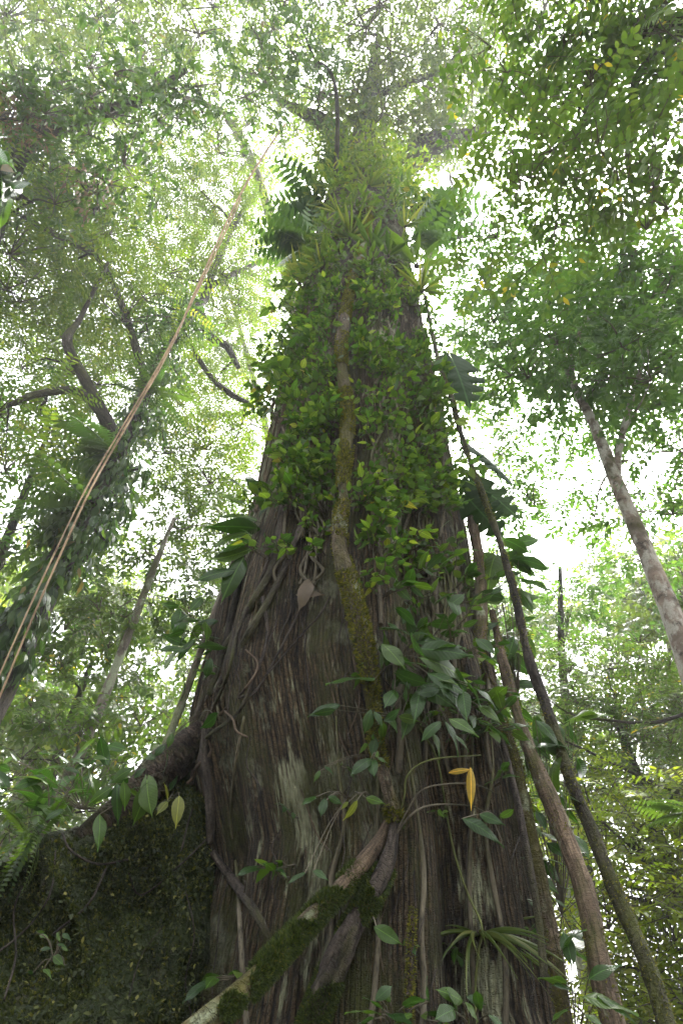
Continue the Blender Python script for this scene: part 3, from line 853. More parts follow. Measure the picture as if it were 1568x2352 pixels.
# ------------------------------------------------------------------ other trees
# the leaning tree laden with epiphytes
lt = [at_h(-190, 1960, 7.0) * np.array([1, 1, 0]) + np.array([-.3, 0, -.2]), at_h(-60, 1680, 7.0), at_h(60, 1440, 7.0), at_h(180, 1210, 7.0), at_h(290, 1000, 7.0), at_h(385, 800, 7.0),
      at_h(465, 690, 7.1), at_h(500, 600, 7.1), at_h(560, 480, 7.2), at_h(640, 370, 7.2)]
lr = [.22, .20, .185, .165, .14, .115, .105, .09, .07, .04]
lm = [([at_h(275, 1020, 7.0), at_h(240, 960, 6.9), at_h(200, 880, 6.8), at_h(155, 785, 6.7), at_h(185, 730, 6.7), at_h(250, 600, 6.7)], [.15, .12, .10, .09, .05, .03]),
      ([at_h(470, 690, 7.1), at_h(490, 655, 7.1), at_h(545, 625, 7.1), at_h(610, 600, 7.2), at_h(690, 590, 7.4)], [.09, .08, .07, .06, .03]),
      ([at_h(460, 700, 7.1), at_h(480, 770, 7.3), at_h(520, 795, 7.5), at_h(548, 845, 7.7)], [.08, .10, .10, .06]),
      ([at_h(340, 890, 7.0), at_h(280, 700, 7.0), at_h(220, 590, 7.0), at_h(130, 540, 6.9), at_h(40, 490, 6.8)], [.09, .08, .07, .06, .03]),
      ([at_h(240, 960, 6.9), at_h(180, 900, 6.8), at_h(90, 905, 6.8), at_h(20, 930, 6.9)], [.08, .07, .06, .03]),
      ([at_h(420, 760, 7.1), at_h(480, 860, 7.3), at_h(530, 905, 7.5), at_h(570, 925, 7.6)], [.05, .06, .07, .05])]
cl = region(20, 640, 380, 720, 38, 6.6, 9, 1.35, RR, 'h') + region(0, 560, 720, 1080, 26, 6.9, 9, .85, RR, 'h') + region(390, 650, 780, 1110, 14, 8, 9.6, .8, RR, 'h')
tree('leaning_tree', 'leaning dark tree hung with epiphytes, behind the pale hanging roots', 'tree', lt, lr, cl, 'pinn', .125, .8, M['lf_yellow'], M['darkbark'],
     limbs=lm, n_single=300, seed=2, trunk_sides=18, branch_r=.03)

# slender pale tree between the leaning tree and the giant
st = [np.array([*at_h(40, 2080, 8.5)[:2], -.2]), at_h(130, 1860, 8.5), at_h(190, 1720, 8.5), at_h(240, 1600, 8.5), at_h(310, 1420, 8.5), at_h(360, 1290, 8.6), at_h(400, 1190, 8.6)]
cl = region(180, 560, 1080, 1420, 22, 8, 9.8, .55, RR, 'h') + region(390, 610, 1060, 1420, 16, 9.5, 11.5, .7, RR, 'h') + region(60, 300, 1180, 1480, 10, 8.5, 10, .5, RR, 'h')
tree('slender_tree', 'slender straight grey-tan trunk in the gap beside the mossy buttress', 'tree', st, [.10, .085, .075, .07, .065, .055, .03], cl, 'broad', .135, .85, M['lf_mid'], M['grey'],
     n_single=150, seed=3, branch_r=.02)

# the pale-barked tree and its big deep-green crown
pt = [np.array([*at_h(1800, 2150, 6.8)[:2], -.2]), at_h(1690, 1800, 6.8), at_h(1570, 1490, 6.8), at_h(1500, 1310, 6.8), at_h(1420, 1120, 6.8), at_h(1365, 980, 6.8), at_h(1320, 890, 6.8), at_h(1275, 770, 6.8), at_h(1255, 690, 6.8)]
pl = [([at_h(1415, 1110, 6.8), at_h(1425, 1010, 6.9), at_h(1470, 850, 7.0), at_h(1520, 700, 7.1), at_h(1530, 600, 7.2)], [.06, .05, .04, .03, .015]),
      ([at_h(1310, 870, 6.8), at_h(1320, 790, 6.7), at_h(1370, 700, 6.6), at_h(1440, 600, 6.5)], [.06, .05, .035, .02])]
cl = region(1100, 1610, 560, 880, 32, 6.0, 8.4, 1.2, RR, 'h') + region(1120, 1620, 860, 1180, 20, 7.0, 8.8, .78, RR, 'h')
tree('pale_barked_tree', 'pale patchy-barked tree leaning in beside the giant, with a deep-green leafy crown', 'tree', pt, [.16, .145, .13, .11, .098, .085, .07, .05, .03], cl, 'broad', .135, .9, M['lf_deep'], M['pale'],
     limbs=pl, n_single=300, seed=4, branch_r=.02, trunk_sides=18)

# overhanging branch tree, near, top corner
ut = [np.array([6.2, 2.6, -.2]), np.array([6.0, 2.7, 4]), np.array([5.5, 2.9, 7.5]), at_z(1640, 20, 10.0), at_z(1440, 60, 10.6)]
ul = [([at_z(1640, 20, 10.0), at_z(1440, 90, 10.2), at_z(1380, 170, 10.0), at_z(1335, 290, 9.4), at_z(1290, 420, 8.6)], [.09, .07, .05, .035, .015]),
      ([at_z(1640, 20, 10.0), at_z(1480, 150, 10), at_z(1450, 240, 9.6), at_z(1440, 360, 9), at_z(1460, 470, 8.4)], [.06, .05, .04, .03, .012])]
cl = region(1110, 1600, -40, 300, 24, 9.2, 10.8, .6, RR) + region(1120, 1580, 300, 540, 16, 7.6, 8.8, .46, RR)
tree('overhanging_tree', 'near tree leaning over from above with bright pinnate leaves and thin black branches', 'tree', ut, [.28, .24, .18, .1, .05], cl, 'bigpinn', .11, .7, M['lf_fresh'], M['darkbark'],
     limbs=ul, n_single=300, seed=5, branch_r=.018)

# drooping dark trees at the top
dt = [np.array([-7.5, 4.0, -.2]), np.array([-7.3, 4.0, 6]), np.array([-6.6, 4.0, 11]), at_z(60, 330, 14.5), at_z(300, 240, 15.5), at_z(430, 160, 16)]
cl = region(-40, 330, 150, 480, 20, 13, 15, .8, RR) + region(180, 520, 120, 300, 12, 14.5, 16, .8, RR)
tree('drooping_tree', 'grey-green tree with long drooping leaves and brown dead tangles, over the leaning tree', 'tree', dt, [.4, .34, .28, .2, .12, .05], cl, 'droop', .22, .75, M['lf_dark'], M['darkbark'],
     n_single=200, seed=6, droop=.6, flat=.8, branch_r=.03)
d2 = [np.array([-.5, 9.0, -.2]), np.array([-.5, 9, 8]), np.array([-.6, 8.6, 14]), at_z(775, 270, 18.2), at_z(720, 130, 19.5), at_z(690, 60, 20)]
cl = region(550, 745, -20, 235, 14, 17, 20, .8, RR)
tree('drooping_tree', 'dark drooping-leaved tree hanging over the top of the giant trunk', 'tree', d2, [.22, .17, .11, .05, .035, .02], cl, 'droop', .27, .75, M['lf_dark'], M['darkbark'], n_single=200, seed=7, droop=.6, flat=.9, branch_r=.03)

# high pale canopy beyond
f1 = [np.array([-.6, 13, -.2]), np.array([-.6, 13, 12]), np.array([-.9, 12.5, 20]), at_z(560, 330, 27), at_z(350, 200, 28)]
cl = region(-60, 640, -120, 420, 30, 26, 32, 2.2, RR) + region(-40, 500, -80, 160, 10, 24, 27, 1.6, RR)
tree('canopy_tree', 'tall yellow-green canopy tree high above the leaning tree', 'tree', f1, [.4, .35, .26, .16, .06], cl, 'broad', .2, .45, M['lf_far'], M['grey'], seed=8, branch_r=.05, twigs=True)
f2 = [np.array([1.6, 13, -.2]), np.array([1.6, 12.5, 12]), np.array([1.9, 11, 20]), at_z(1040, 430, 26)]
cl = region(880, 1300, -100, 560, 26, 24, 31, 1.8, RR, skip=lambda x, y: (x < 1090 and y > 420) or (x < 1080 and y < 130 and RR.random() < .5)) 
tree('canopy_tree', 'tall thin-leaved canopy tree seen against the white sky above the pale-barked crown', 'tree', f2, [.35, .3, .22, .1], cl, 'broad', .2, .42, M['lf_far'], M['grey'], seed=9, branch_r=.05)
f3 = [np.array([-1.2, 10, -.2]), np.array([-1.3, 10.2, 8]), np.array([-1.6, 10.6, 13]), at_h(520, 640, 11)]
cl = region(100, 720, 420, 1000, 26, 10.5, 13, 1.0, RR, 'h') + region(420, 670, 640, 1230, 16, 10, 12.5, .85, RR, 'h') + region(520, 720, 380, 900, 14, 9.5, 11.5, 1.0, RR, 'h')
tree('background_tree', 'mid-green tree filling the gap behind the leaning tree', 'tree', f3, [.2, .17, .13, .05], cl, 'pinn', .13, .85, M['lf_yellow'], M['grey'], seed=10, branch_r=.03)

f4 = [np.array([1.9, 12.5, -.2]), np.array([1.9, 12.5, 6]), np.array([2.1, 12.3, 12]), at_h(1050, 760, 12)]
cl = region(950, 1170, 560, 1080, 20, 10.5, 12.5, 1.0, RR, 'h')
tree('background_tree', 'lacy light-green tree in the gap between the giant trunk and the pale-barked crown', 'tree', f4, [.2, .17, .12, .05], cl, 'broad', .16, .62, M['lf_far'], M['grey'], seed=18, branch_r=.025)

# lower storey on both sides
def understory(label, x, y, clumps, spray, L, lai, mat, seed, top=None, r0=.14, **k):
    zs = np.mean([c[2] for c in clumps])
    c0 = np.mean([c[:3] for c in clumps], axis=0)
    tp = [np.array([x, y, -.2]), np.array([x * .98 + .1, y, zs * .35]), np.array([(x + c0[0]) / 2, (y + c0[1]) / 2, zs * .75]), c0]
    return tree('understory_tree', label, 'tree', tp, [r0, r0 * .85, r0 * .65, r0 * .3], clumps, spray, L, lai, mat, M['darkbark'], seed=seed, branch_r=.02, **k)
understory('bright understory tree sparkling with sky gaps above the buttress plants', -5.2, 10.5, region(-40, 460, 1400, 1640, 20, 9.5, 12, .7, RR, 'h'), 'broad', .13, 1.0, M['lf_fresh'], 11, n_single=60)
understory('low yellow-green understory tree just over the buttress crest', -4.6, 8.2, region(-40, 400, 1620, 1960, 20, 7.5, 9.5, .55, RR, 'h'), 'broad', .125, 1.0, M['lf_fresh'], 12, n_single=60)
understory('dark broad-leaved tree at the photo edge below the leaning trunk fork', -6.2, 8.4, region(-60, 260, 760, 1320, 18, 8.2, 10, .62, RR, 'h'), 'broad', .15, .85, M['lf_deep'], 13, n_single=60)
understory('open green tree in front of the bright sky gap right of the giant trunk', 4.2, 11.5, region(1080, 1500, 1120, 1480, 22, 10, 12.5, .75, RR, 'h', skip=lambda x, y: x < 1330 and y < 1300 and RR.random() < .2), 'broad', .13, .75, M['lf_deep'], 14, n_single=60)
understory('wispy dense understory tree behind the right-hand lianas', 4.6, 9.2, region(1180, 1620, 1460, 1800, 24, 8.5, 11, .6, RR, 'h'), 'pinn', .10, 1.1, M['lf_fresh'], 15, n_single=60, limbs=[([np.array([4.6, 9.2, 4.4])] + [at_h(x_, y_, 8.0) for x_, y_ in ((1660, 1640), (1500, 1660), (1400, 1655), (1310, 1640), (1250, 1600))], [.04, .026, .022, .018, .013, .007])])
understory('sunlit yellow-green understory tree low beside the dark mossy liana', 4.8, 8.6, region(1260, 1640, 1760, 2120, 24, 7.5, 10, .55, RR, 'h'), 'pinn', .11, 1.05, M['lf_bright'], 16, n_single=60, limbs=[([np.array([4.8, 8.6, 3.2])] + [at_h(x_, y_, 8.0) for x_, y_ in ((1660, 1880), (1500, 1800), (1390, 1745), (1290, 1700), (1235, 1690))], [.04, .026, .022, .018, .013, .007]), ([np.array([4.8, 8.6, 2.4])] + [at_h(x_, y_, 8.0) for x_, y_ in ((1660, 2040), (1530, 1995), (1430, 1930), (1360, 1860), (1340, 1800))], [.04, .026, .022, .018, .013, .007])])
understory('lowest feathery yellow-green tree in the bottom corner beyond the lianas', 4.4, 7.6, region(1330, 1660, 2060, 2420, 20, 7, 9, .5, RR, 'h'), 'pinn', .11, 1.05, M['lf_bright'], 17, n_single=60, limbs=[([np.array([4.4, 7.6, 1.9])] + [at_h(x_, y_, 8.0) for x_, y_ in ((1660, 2160), (1550, 2185), (1460, 2150), (1390, 2090), (1360, 2050))], [.04, .026, .022, .018, .013, .007]), ([np.array([4.4, 7.6, 1.6])] + [at_h(x_, y_, 8.0) for x_, y_ in ((1660, 2110), (1540, 2085), (1450, 2062), (1370, 2050), (1320, 2030))], [.04, .026, .022, .018, .013, .007])])

# the wood behind, one tree copied
far_root = None
def far_trees():
    rr = np.random.default_rng(77)
    cl = []
    for k in range(26):
        u = unit(rr.normal(size=3)) * rr.random() ** .4
        cl.append((u[0] * 3.0, u[1] * 3.0, 8.0 + u[2] * 5.0, 1.5 * rr.uniform(.7, 1.2)))
    root = tree('far_tree', 'tall green tree standing in the wood behind the giant', 'tree', [np.array([0, 0, 0]), np.array([.2, 0, 4]), np.array([.1, .2, 8]), np.array([0, 0, 12])], [.3, .26, .2, .06],
                cl, 'broad', .22, .85, M['lf_far'], M['grey'], group='far trees behind', seed=20, branch_r=.03)
    kids = [c for c in COL.objects if c.parent == root]
    subs = {c.name: [x for x in COL.objects if x.parent == c] for c in kids}
    spots = [(-15, 14, 1.1), (-9.5, 18, 1.3), (-4.2, 20, 1.3), (1.5, 21, 1.4), (6.5, 19.5, 1.3), (11, 16, 1.2), (14, 11, 1.1), (9, 12.5, .95), (-11.5, 11, .95), (16.5, 19, 1.4), (10.5, 7.5, .9), (-17, 21, 1.5)]
    for i, (x, y, s) in enumerate(spots):
        if i == 0:
            q = root
        else:
            q = root.copy(); COL.objects.link(q)
            for c in kids:
                d = c.copy(); COL.objects.link(d); d.parent = q
                for c2 in subs.get(c.name, ()):
                    e = c2.copy(); COL.objects.link(e); e.parent = d
        q.location = (x, y, -.1); q.rotation_euler = (0, 0, i * 1.7); q.scale = (s, s, s * 1.05)
far_trees()

# ------------------------------------------------------------------ lianas and roots
def px_r(p, hw):
    return hw * float((np.asarray(p) - CAM) @ FWD) / F
def moss_tube(S, n, size, mat, parent, seed, keep_scale=4.0, thr=-.2, origin=None):
    r = np.random.default_rng(seed)
    k = r.integers(0, len(S) - 1, n)
    t = r.random(n)[:, None]
    c = S[k] * (1 - t) + S[k + 1] * t
    T = unit(S[k + 1, :3] - S[k, :3])
    d = r.normal(size=(n, 3)); d = unit(d - T * (d * T).sum(1, keepdims=True))
    P = c[:, :3] + d * c[:, 3:4]
    kp = (fbm(P * keep_scale, 2, seed) > thr) & (d[:, 1] < .45)
    return moss_on('moss', P[kp], d[kp], size, mat, parent, seed, origin)
def liana(name, label, cat, pix, hw, mat, depth=None, off=.05, sides=10, rough=.14, rscale=9, moss=0, moss_mat='moss', moss_size=.014, group=None, parent=None, part=None, seed=0, wiggle=0.0):
    """pix: points in the view, hw: half widths there; depth None = lying on the giant trunk, else distances to interpolate"""
    pix = np.asarray(pix, float)
    hw = np.interp(np.linspace(0, 1, len(pix)), np.linspace(0, 1, len(np.atleast_1d(hw))), np.atleast_1d(hw))
    if depth is None:
        dd = np.interp(np.linspace(0, 1, len(pix)), np.linspace(0, 1, len(np.atleast_1d(off))), np.atleast_1d(off))
        pts = [on_trunk(x, y, o) for (x, y), o in zip(pix, dd)]
    else:
        dd = np.interp(np.linspace(0, 1, len(pix)), np.linspace(0, 1, len(np.atleast_1d(depth))), np.atleast_1d(depth))
        pts = [at_y(x, y, d) for (x, y), d in zip(pix, dd)]
    pts = np.array(pts)
    rad = [px_r(p, h) for p, h in zip(pts, hw)]
    if wiggle:
        pts[1:-1] += wiggle * np.random.default_rng(seed).normal(size=pts[1:-1].shape)
    root = parent if parent is not None else thing(name, label, cat, pts[-1], group)
    o, S = tube(part or 'stem', pts, rad, mat, root, sides=sides, rough=rough, rscale=rscale, seed=seed, n=int(np.clip(len(pts) * 14, 20, 260)))
    if moss:
        moss_tube(S, moss, moss_size, M[moss_mat], o, seed + 5, origin=root.location)
    return root, S

v0, S_mid = liana('mossy_vine', 'thick moss-coated vine running down the middle of the giant trunk', 'vine',
      [(852, 470), (838, 560), (815, 640), (800, 720), (790, 800), (790, 880), (800, 960), (800, 1050), (792, 1120), (790, 1190), (782, 1240), (788, 1320), (808, 1400), (824, 1480), (840, 1560), (850, 1640), (862, 1740), (885, 1830), (905, 1895)],
      [7, 8, 9, 11, 13, 14, 14, 15, 14, 13, 15, 18, 21, 21, 19, 16, 14, 15, 16], M['mossy'], off=[.08, .16, .18, .16, .07], moss=34000, moss_size=.022, sides=16, seed=1, rough=.22)
cr, S_x = liana('crossing_root', 'slanting root, bare tan at its top and mossy below, crossing before the buttress', 'root',
      [(893, 1880), (868, 1935), (800, 2022), (720, 2105), (640, 2190), (560, 2275), (470, 2348), (400, 2400)], [9, 14, 18, 21, 23, 24, 25, 25], M['mossy'],
      depth=[3.42, 3.38, 3.3, 3.2, 3.1, 3.0, 2.9, 2.85], sides=16, seed=2, rough=.2)
moss_tube(S_x[26:], 20000, .021, M['mossg'], cr.children[0], 12, thr=-.6, keep_scale=7, origin=cr.location)
liana('', '', '', [(893, 1880), (868, 1935), (800, 2022), (745, 2080)], [10, 15, 18.5, 17], M['tan'], depth=[3.41, 3.37, 3.29, 3.24], parent=cr, part='bare_bark', sides=14, seed=2, rough=.2)
liana('twin_root', 'mossy forked root running straight down from the thick middle vine', 'root',
      [(905, 1890), (888, 1985), (855, 2060), (805, 2160), (765, 2260), (735, 2352), (715, 2430)], [14, 19, 23, 26, 28, 30, 32], M['root'], off=[.05, .08, .1, .12], moss=22000, moss_size=.02, moss_mat='mossg', sides=16, seed=3, rough=.22)
liana('thin_red_root', 'short straight reddish root in the dark fold at the trunk foot', 'root', [(938, 2095), (934, 2180), (930, 2280), (926, 2380)], [6, 8, 8, 8], M['ridge'], off=.10, moss=800, seed=4)
# root net on the shaded flank
net = thing('root_net', 'tangle of dark clinging roots on the shaded flank of the giant trunk', 'roots', on_trunk(500, 1600, 0))
for i, (p, h, m) in enumerate([
    ([(655, 1160), (628, 1290), (585, 1400), (525, 1500), (478, 1600), (452, 1680)], [7, 11, 12], 'root'),
    ([(705, 1180), (650, 1330), (575, 1470), (505, 1590), (475, 1660)], [6, 9, 11], 'root'),
    ([(612, 1380), (618, 1470), (588, 1570), (548, 1640), (495, 1700), (470, 1760)], [4, 4, 5], 'root'),
    ([(575, 1500), (600, 1540), (572, 1600), (520, 1650), (490, 1690)], [3, 3, 3.5], 'tan'),
    ([(560, 1330), (540, 1420), (515, 1520), (490, 1600)], [6, 9, 8], 'darkbark'),
    ([(640, 1250), (600, 1370), (555, 1450), (540, 1560), (500, 1640)], [3, 4, 4], 'root'),
    ([(690, 1420), (655, 1500), (600, 1590), (560, 1610)], [2.5, 3, 3], 'root'),
    ([(480, 1660), (487, 1690), (497, 1730), (478, 1770), (440, 1790), (430, 1800)], [3, 4, 3], 'tan'),
    ([(475, 1650), (470, 1700), (452, 1760), (440, 1800)], [5, 6, 5], 'root'),
    ([(530, 1640), (548, 1660), (560, 1690), (580, 1700)], [3, 3, 2], 'tan'),
    ([(620, 1560), (700, 1470), (735, 1420), (760, 1380)], [2, 2.5, 2], 'root'),
    ([(485, 1680), (484, 1760), (490, 1850), (494, 1940)], [14, 13, 9], 'root'),
    ([(500, 1960), (545, 2030), (590, 2090), (632, 2180)], [8, 12, 10], 'root'),
]):
    liana('', '', '', p, h, M[m], off=.03 if h[1] > 5 else .05, parent=net, part='root', seed=30 + i, wiggle=.012, sides=8)
# pale aerial roots on the bark patch painted side-lit
for i, (p, h) in enumerate([([(672, 905), (652, 1000), (628, 1100), (600, 1180)], [4, 4.5, 4]), ([(692, 900), (670, 1010), (640, 1110)], [2.5, 3, 2]), ([(640, 925), (636, 955), (660, 990), (672, 1030)], [4, 5, 3]),
    ([(645, 1018), (675, 1040), (702, 1062)], [3.5, 3.5, 2]), ([(655, 930), (630, 1040), (612, 1130), (590, 1210)], [2, 2.5, 2]), ([(660, 1000), (690, 1050), (680, 1100)], [2, 2, 2]), ([(700, 930), (688, 1020), (660, 1120), (640, 1200)], [2, 2.5, 2]),
    ([(632, 980), (612, 1080), (596, 1160)], [2, 2, 2]), ([(720, 600), (742, 640), (735, 700)], [3, 3, 3]), ([(800, 640), (760, 690), (700, 740)], [2.5, 3, 2])]):
    liana('aerial_root', 'pale thin aerial root clinging to the shaded edge of the trunk beside the creeper', 'root', p, h, M['tan'], off=.06, group='pale aerial roots', part='strand', seed=60 + i, sides=7, wiggle=.01)
liana('edge_liana', 'straight grey-green climbing stem along the shaded edge of the giant trunk', 'vine', [(645, 945), (602, 1100), (562, 1220), (518, 1340), (468, 1475), (420, 1610), (378, 1720), (350, 1790)], [3.5, 5, 6, 7, 8, 9, 9, 9], M['grey'], depth=[4.3, 4.15, 4.1, 4.1], seed=5, sides=10)
# right-hand lianas
liana('broken_liana', 'pale tan liana hugging the trunk, its lower end broken off', 'vine', [(1083, 1190), (1096, 1290), (1106, 1400), (1099, 1470), (1078, 1535), (1058, 1582)], [10, 12, 13, 14, 15, 12], M['tan'], depth=[4.0, 3.9, 3.75, 3.6], seed=6, sides=14, rough=.28, moss=2600, wiggle=.012)
liana('tan_liana', 'smooth tan liana, the thickest, standing clear of the giant trunk', 'vine', [(1130, 1405), (1150, 1500), (1180, 1610), (1215, 1720), (1262, 1830), (1310, 1960), (1350, 2100), (1388, 2250), (1420, 2390)], [8, 10, 12, 14, 17, 20, 23, 26, 28], M['tan'], depth=[4.0, 3.8, 3.6, 3.5, 3.4], seed=7, sides=18, rough=.26, wiggle=.008, moss=1800)
liana('dark_liana', 'long dark moss-speckled liana, outermost beside the tan one', 'vine', [(975, 680), (1008, 830), (1040, 930), (1070, 1030), (1100, 1120), (1145, 1240), (1182, 1370), (1215, 1510), (1262, 1660), (1312, 1800), (1366, 1930), (1425, 2080), (1482, 2230), (1540, 2390)],
      [3, 5, 6, 6, 7, 8, 9, 10, 12, 13, 15, 18, 20, 23], M['darkbark'], depth=[3.7, 3.7, 3.8, 3.8, 3.7, 3.5], seed=8, sides=14, rough=.3, moss=7000, wiggle=.008)
liana('bark_root', 'brown ridged root pressed against the sunlit edge of the giant trunk', 'root', [(1096, 1478), (1130, 1580), (1163, 1690), (1197, 1800), (1222, 1930), (1247, 2060), (1272, 2180), (1288, 2300), (1296, 2400)], [9, 11, 13, 14, 15, 17, 18, 19, 20], M['mossy'], depth=[3.9, 3.75, 3.65, 3.6, 3.6], seed=9, sides=14, rough=.22, moss=2500)
liana('dark_root', 'thin dark root tucked between the ridged root and the trunk', 'root', [(1150, 1690), (1185, 1830), (1210, 1960), (1235, 2100), (1250, 2250)], [6, 8, 9, 9, 9], M['root'], depth=[3.65, 3.5, 3.45], seed=19, sides=10, rough=.2)
# hanging roots
hr = [(655, 285), (600, 365), (548, 455), (470, 622), (395, 792), (300, 962), (215, 1112), (140, 1272), (70, 1432), (0, 1600), (-80, 1790), (-140, 1950)]
for i, (dx, lab) in enumerate(((0, 'long straight tan hanging root slanting past the leaning tree'), (-1, 'second tan hanging root, parting from the longer one near the photo edge'))):
    pts = [at_h(x + (i * -22 * max(0, (k - 3)) / 6 if i else 0) + (6 if i and k < 4 else 0), y, 3.4) for k, (x, y) in enumerate(hr)]
    if i:
        pts = pts[2:]
    root = thing('hanging_root', lab, 'root', pts[-1], 'hanging roots')
    tube('strand', pts, [px_r(p, 2.4 - i * .5) for p in pts], M['rope'], root, sides=8, rough=.15, n=120, seed=70 + i)
gv, _ = liana('green_vine', 'thin smooth green vine dangling down before the trunk', 'vine', [(925, 1640), (965, 1700), (988, 1760), (1000, 1860), (1012, 1960), (1035, 2060), (1060, 2140), (1052, 2200), (1045, 2280), (1046, 2400)], [2, 2.4, 2.6, 2.8, 3], M['stem'], off=[.04, .1, .16, .16], seed=10, sides=6, rough=.05)
# more thin vines on the bark
rv = np.random.default_rng(8)
for i in range(46):
    x, y = rv.uniform(520, 1220), rv.uniform(1250, 2150)
    L = rv.uniform(120, 420); dx = rv.normal(0, .18)
    p = [(x + dx * L * t + rv.normal(0, 9), y + L * t) for t in np.linspace(0, 1, 5)]
    if trunk_hit(*p[0]) is None or trunk_hit(*p[-1]) is None:
        continue
    liana('thin_vine', 'hair-thin vine trailing over the lower bark', 'vine', p, [1.2, 1.6, 1.2], M['root' if i % 3 else 'tan'], off=.03, group='hair-thin vines on the bark', part='strand', seed=100 + i, sides=5, wiggle=.008)

# ------------------------------------------------------------------ creepers on the trunk
VY = np.array([640, 720, 800, 880, 960, 1050, 1120, 1190, 1240, 1320, 1400]); VX = np.array([815, 800, 790, 790, 800, 800, 792, 790, 778, 785, 808])
def surf(px, py):
    h = trunk_hit(px, py)
    return h
def creeper(label, n_obj, n_small, box, L, seed, dens=None, stems=5, out=(.04, .34), group='creepers on the giant trunk', name='creeper', lm='creep'):
    r = np.random.default_rng(seed)
    x0, x1, y0, y1 = box
    root = None
    pts, nrm = [], []
    tries = 0
    while len(pts) < n_obj + n_small and tries < 20000:
        tries += 1
        x, y = r.uniform(x0, x1), r.uniform(y0, y1)
        if dens is not None and r.random() > dens(x, y):
            continue
        # leaves gather in tiers
        if vnoise(np.array([x * .014, y * .026, seed * 3.1]), 5) < -.12 and r.random() < .9:
            continue
        if abs(x - np.interp(y, VY, VX)) < 27 and y > 690 and r.random() < .97:
            continue
        h = surf(x, y)
        if h is None:
            continue
        pts.append(h[0]); nrm.append(h[1])
    pts, nrm = np.array(pts), np.array(nrm)
    n = len(pts)
    root = thing(name, label, 'creeper', pts[np.argmin(pts[:, 2])], group)
    o0 = np.array(root.location)
    off = r.uniform(out[0], out[1], n)
    side = np.cross(nrm, [0, 0, 1])
    m = 5                                             # leaves of one sprig
    k0 = (np.arange(n) // m) * m
    j = np.arange(n) % m
    sd = unit(nrm * r.uniform(.35, .9, (n, 1)) + side * r.normal(0, .75, (n, 1)) + np.array([0, 0, 1]) * r.normal(0, .3, (n, 1)))[k0]
    sup = unit(np.array([0, 0, 1.0]) + .3 * r.normal(size=(n, 3)) - nrm * .3)[k0]
    sx = unit(np.cross(sd, sup))
    pts, nrm, off = pts[k0], nrm[k0], off[k0]
    Ls = L * np.clip(r.lognormal(-.05, .28, n), .45, 1.6)[k0]
    t = np.array([.35, .45, .85, .95, 1.15])[j]
    P = pts + nrm * (off * .5)[:, None] + sd * (t * Ls * 1.25)[:, None] - np.array([0, 0, 1.0]) * (.18 * t ** 2 * Ls)[:, None]
    sgn = np.array([1, -1, 1, -1, 0])[j][:, None]
    D = sx * sgn + sd * np.where(sgn == 0, 1.0, .55) + np.array([0, 0, -.15]) + .22 * r.normal(size=(n, 3))
    Nn = sup + .3 * r.normal(size=(n, 3))
    S = Ls * np.array([.75, .8, 1.0, .95, .9])[j] * r.uniform(.75, 1.2, n)
    idx = r.permutation(n)
    big = idx[:min(n_obj, n)]
    for k in big:
        place_leaf(LM[lm][r.integers(5)], P[k], D[k], Nn[k], float(S[k]), root)
    rest = idx[min(n_obj, n):]
    if len(rest):
        V, Q, T, rr = scatter(cheap_leaf(.55, .2), P[rest] - nrm[rest] * .04, frames(D[rest], Nn[rest]), S[rest] * .8, r.random(len(rest)))
        f = link('foliage', mesh_np('foliage', V - o0, [Q, T], M['creep_r'], {'rnd': rr}), root)
        f['kind'] = 'stuff'
    # petioles and stems
    tw = []
    for k in big:
        a = pts[k] - nrm[k] * .02
        b = P[k]
        tw.append(tube_arrays(np.stack([a, (a + b) / 2 + nrm[k] * .02 - [0, 0, .02], b]), [.005, .004, .003], 4, caps=False))
    for i in range(stems):
        x = r.uniform(x0 + 15, x1 - 15)
        ps = []
        for y in np.linspace(y1 + 60, y0, 7):
            x += r.normal(0, 14)
            h = surf(x, y)
            if h is not None:
                ps.append(h[0] + h[1] * .03)
        if len(ps) > 3:
            tw.append(tube_arrays(spline(ps, 40), np.linspace(.018, .007, 40), 6, .15))
    V, Q, T, lc = join(tw)
    s = link('stem', mesh_np('stem', V - o0, [Q, T], M['twig'], {'tube': lc}), root)
    s['kind'] = 'stuff'
    return root
creeper('bright green creeper leaves left of the mossy vine, highest clump', 300, 1300, (668, 800, 640, 900), .096, 1)
creeper('bright green creeper leaves right of the mossy vine, highest clump', 300, 1300, (815, 985, 630, 880), .096, 2)
creeper('creeper curtain beside the light bark patch, mid trunk', 300, 1100, (640, 795, 850, 1180), .096, 3, dens=lambda x, y: 1 if x > 690 - (y - 900) * .1 else .08)
creeper('creeper tiers over the dark hollow right of the mossy vine, mid trunk', 300, 1100, (815, 1070, 860, 1180), .096, 4, dens=lambda x, y: .45 if x < 930 else 1)
creeper('sparser creeper tiers where the leaves thin out right of the vine', 220, 320, (820, 1110, 1160, 1380), .095, 5, dens=lambda x, y: .7 if y < 1250 else .5)
creeper('last thin creeper sprigs left of the vine above the bare bark', 80, 100, (600, 770, 1150, 1290), .09, 6)
creeper('leafy fringe spilling off the shaded edge of the upper trunk', 160, 260, (628, 720, 640, 960), .13, 7, out=(.1, .8))
creeper('leafy fringe along the sunny edge of the upper trunk', 140, 220, (940, 1050, 620, 1100), .12, 8, out=(.05, .45))

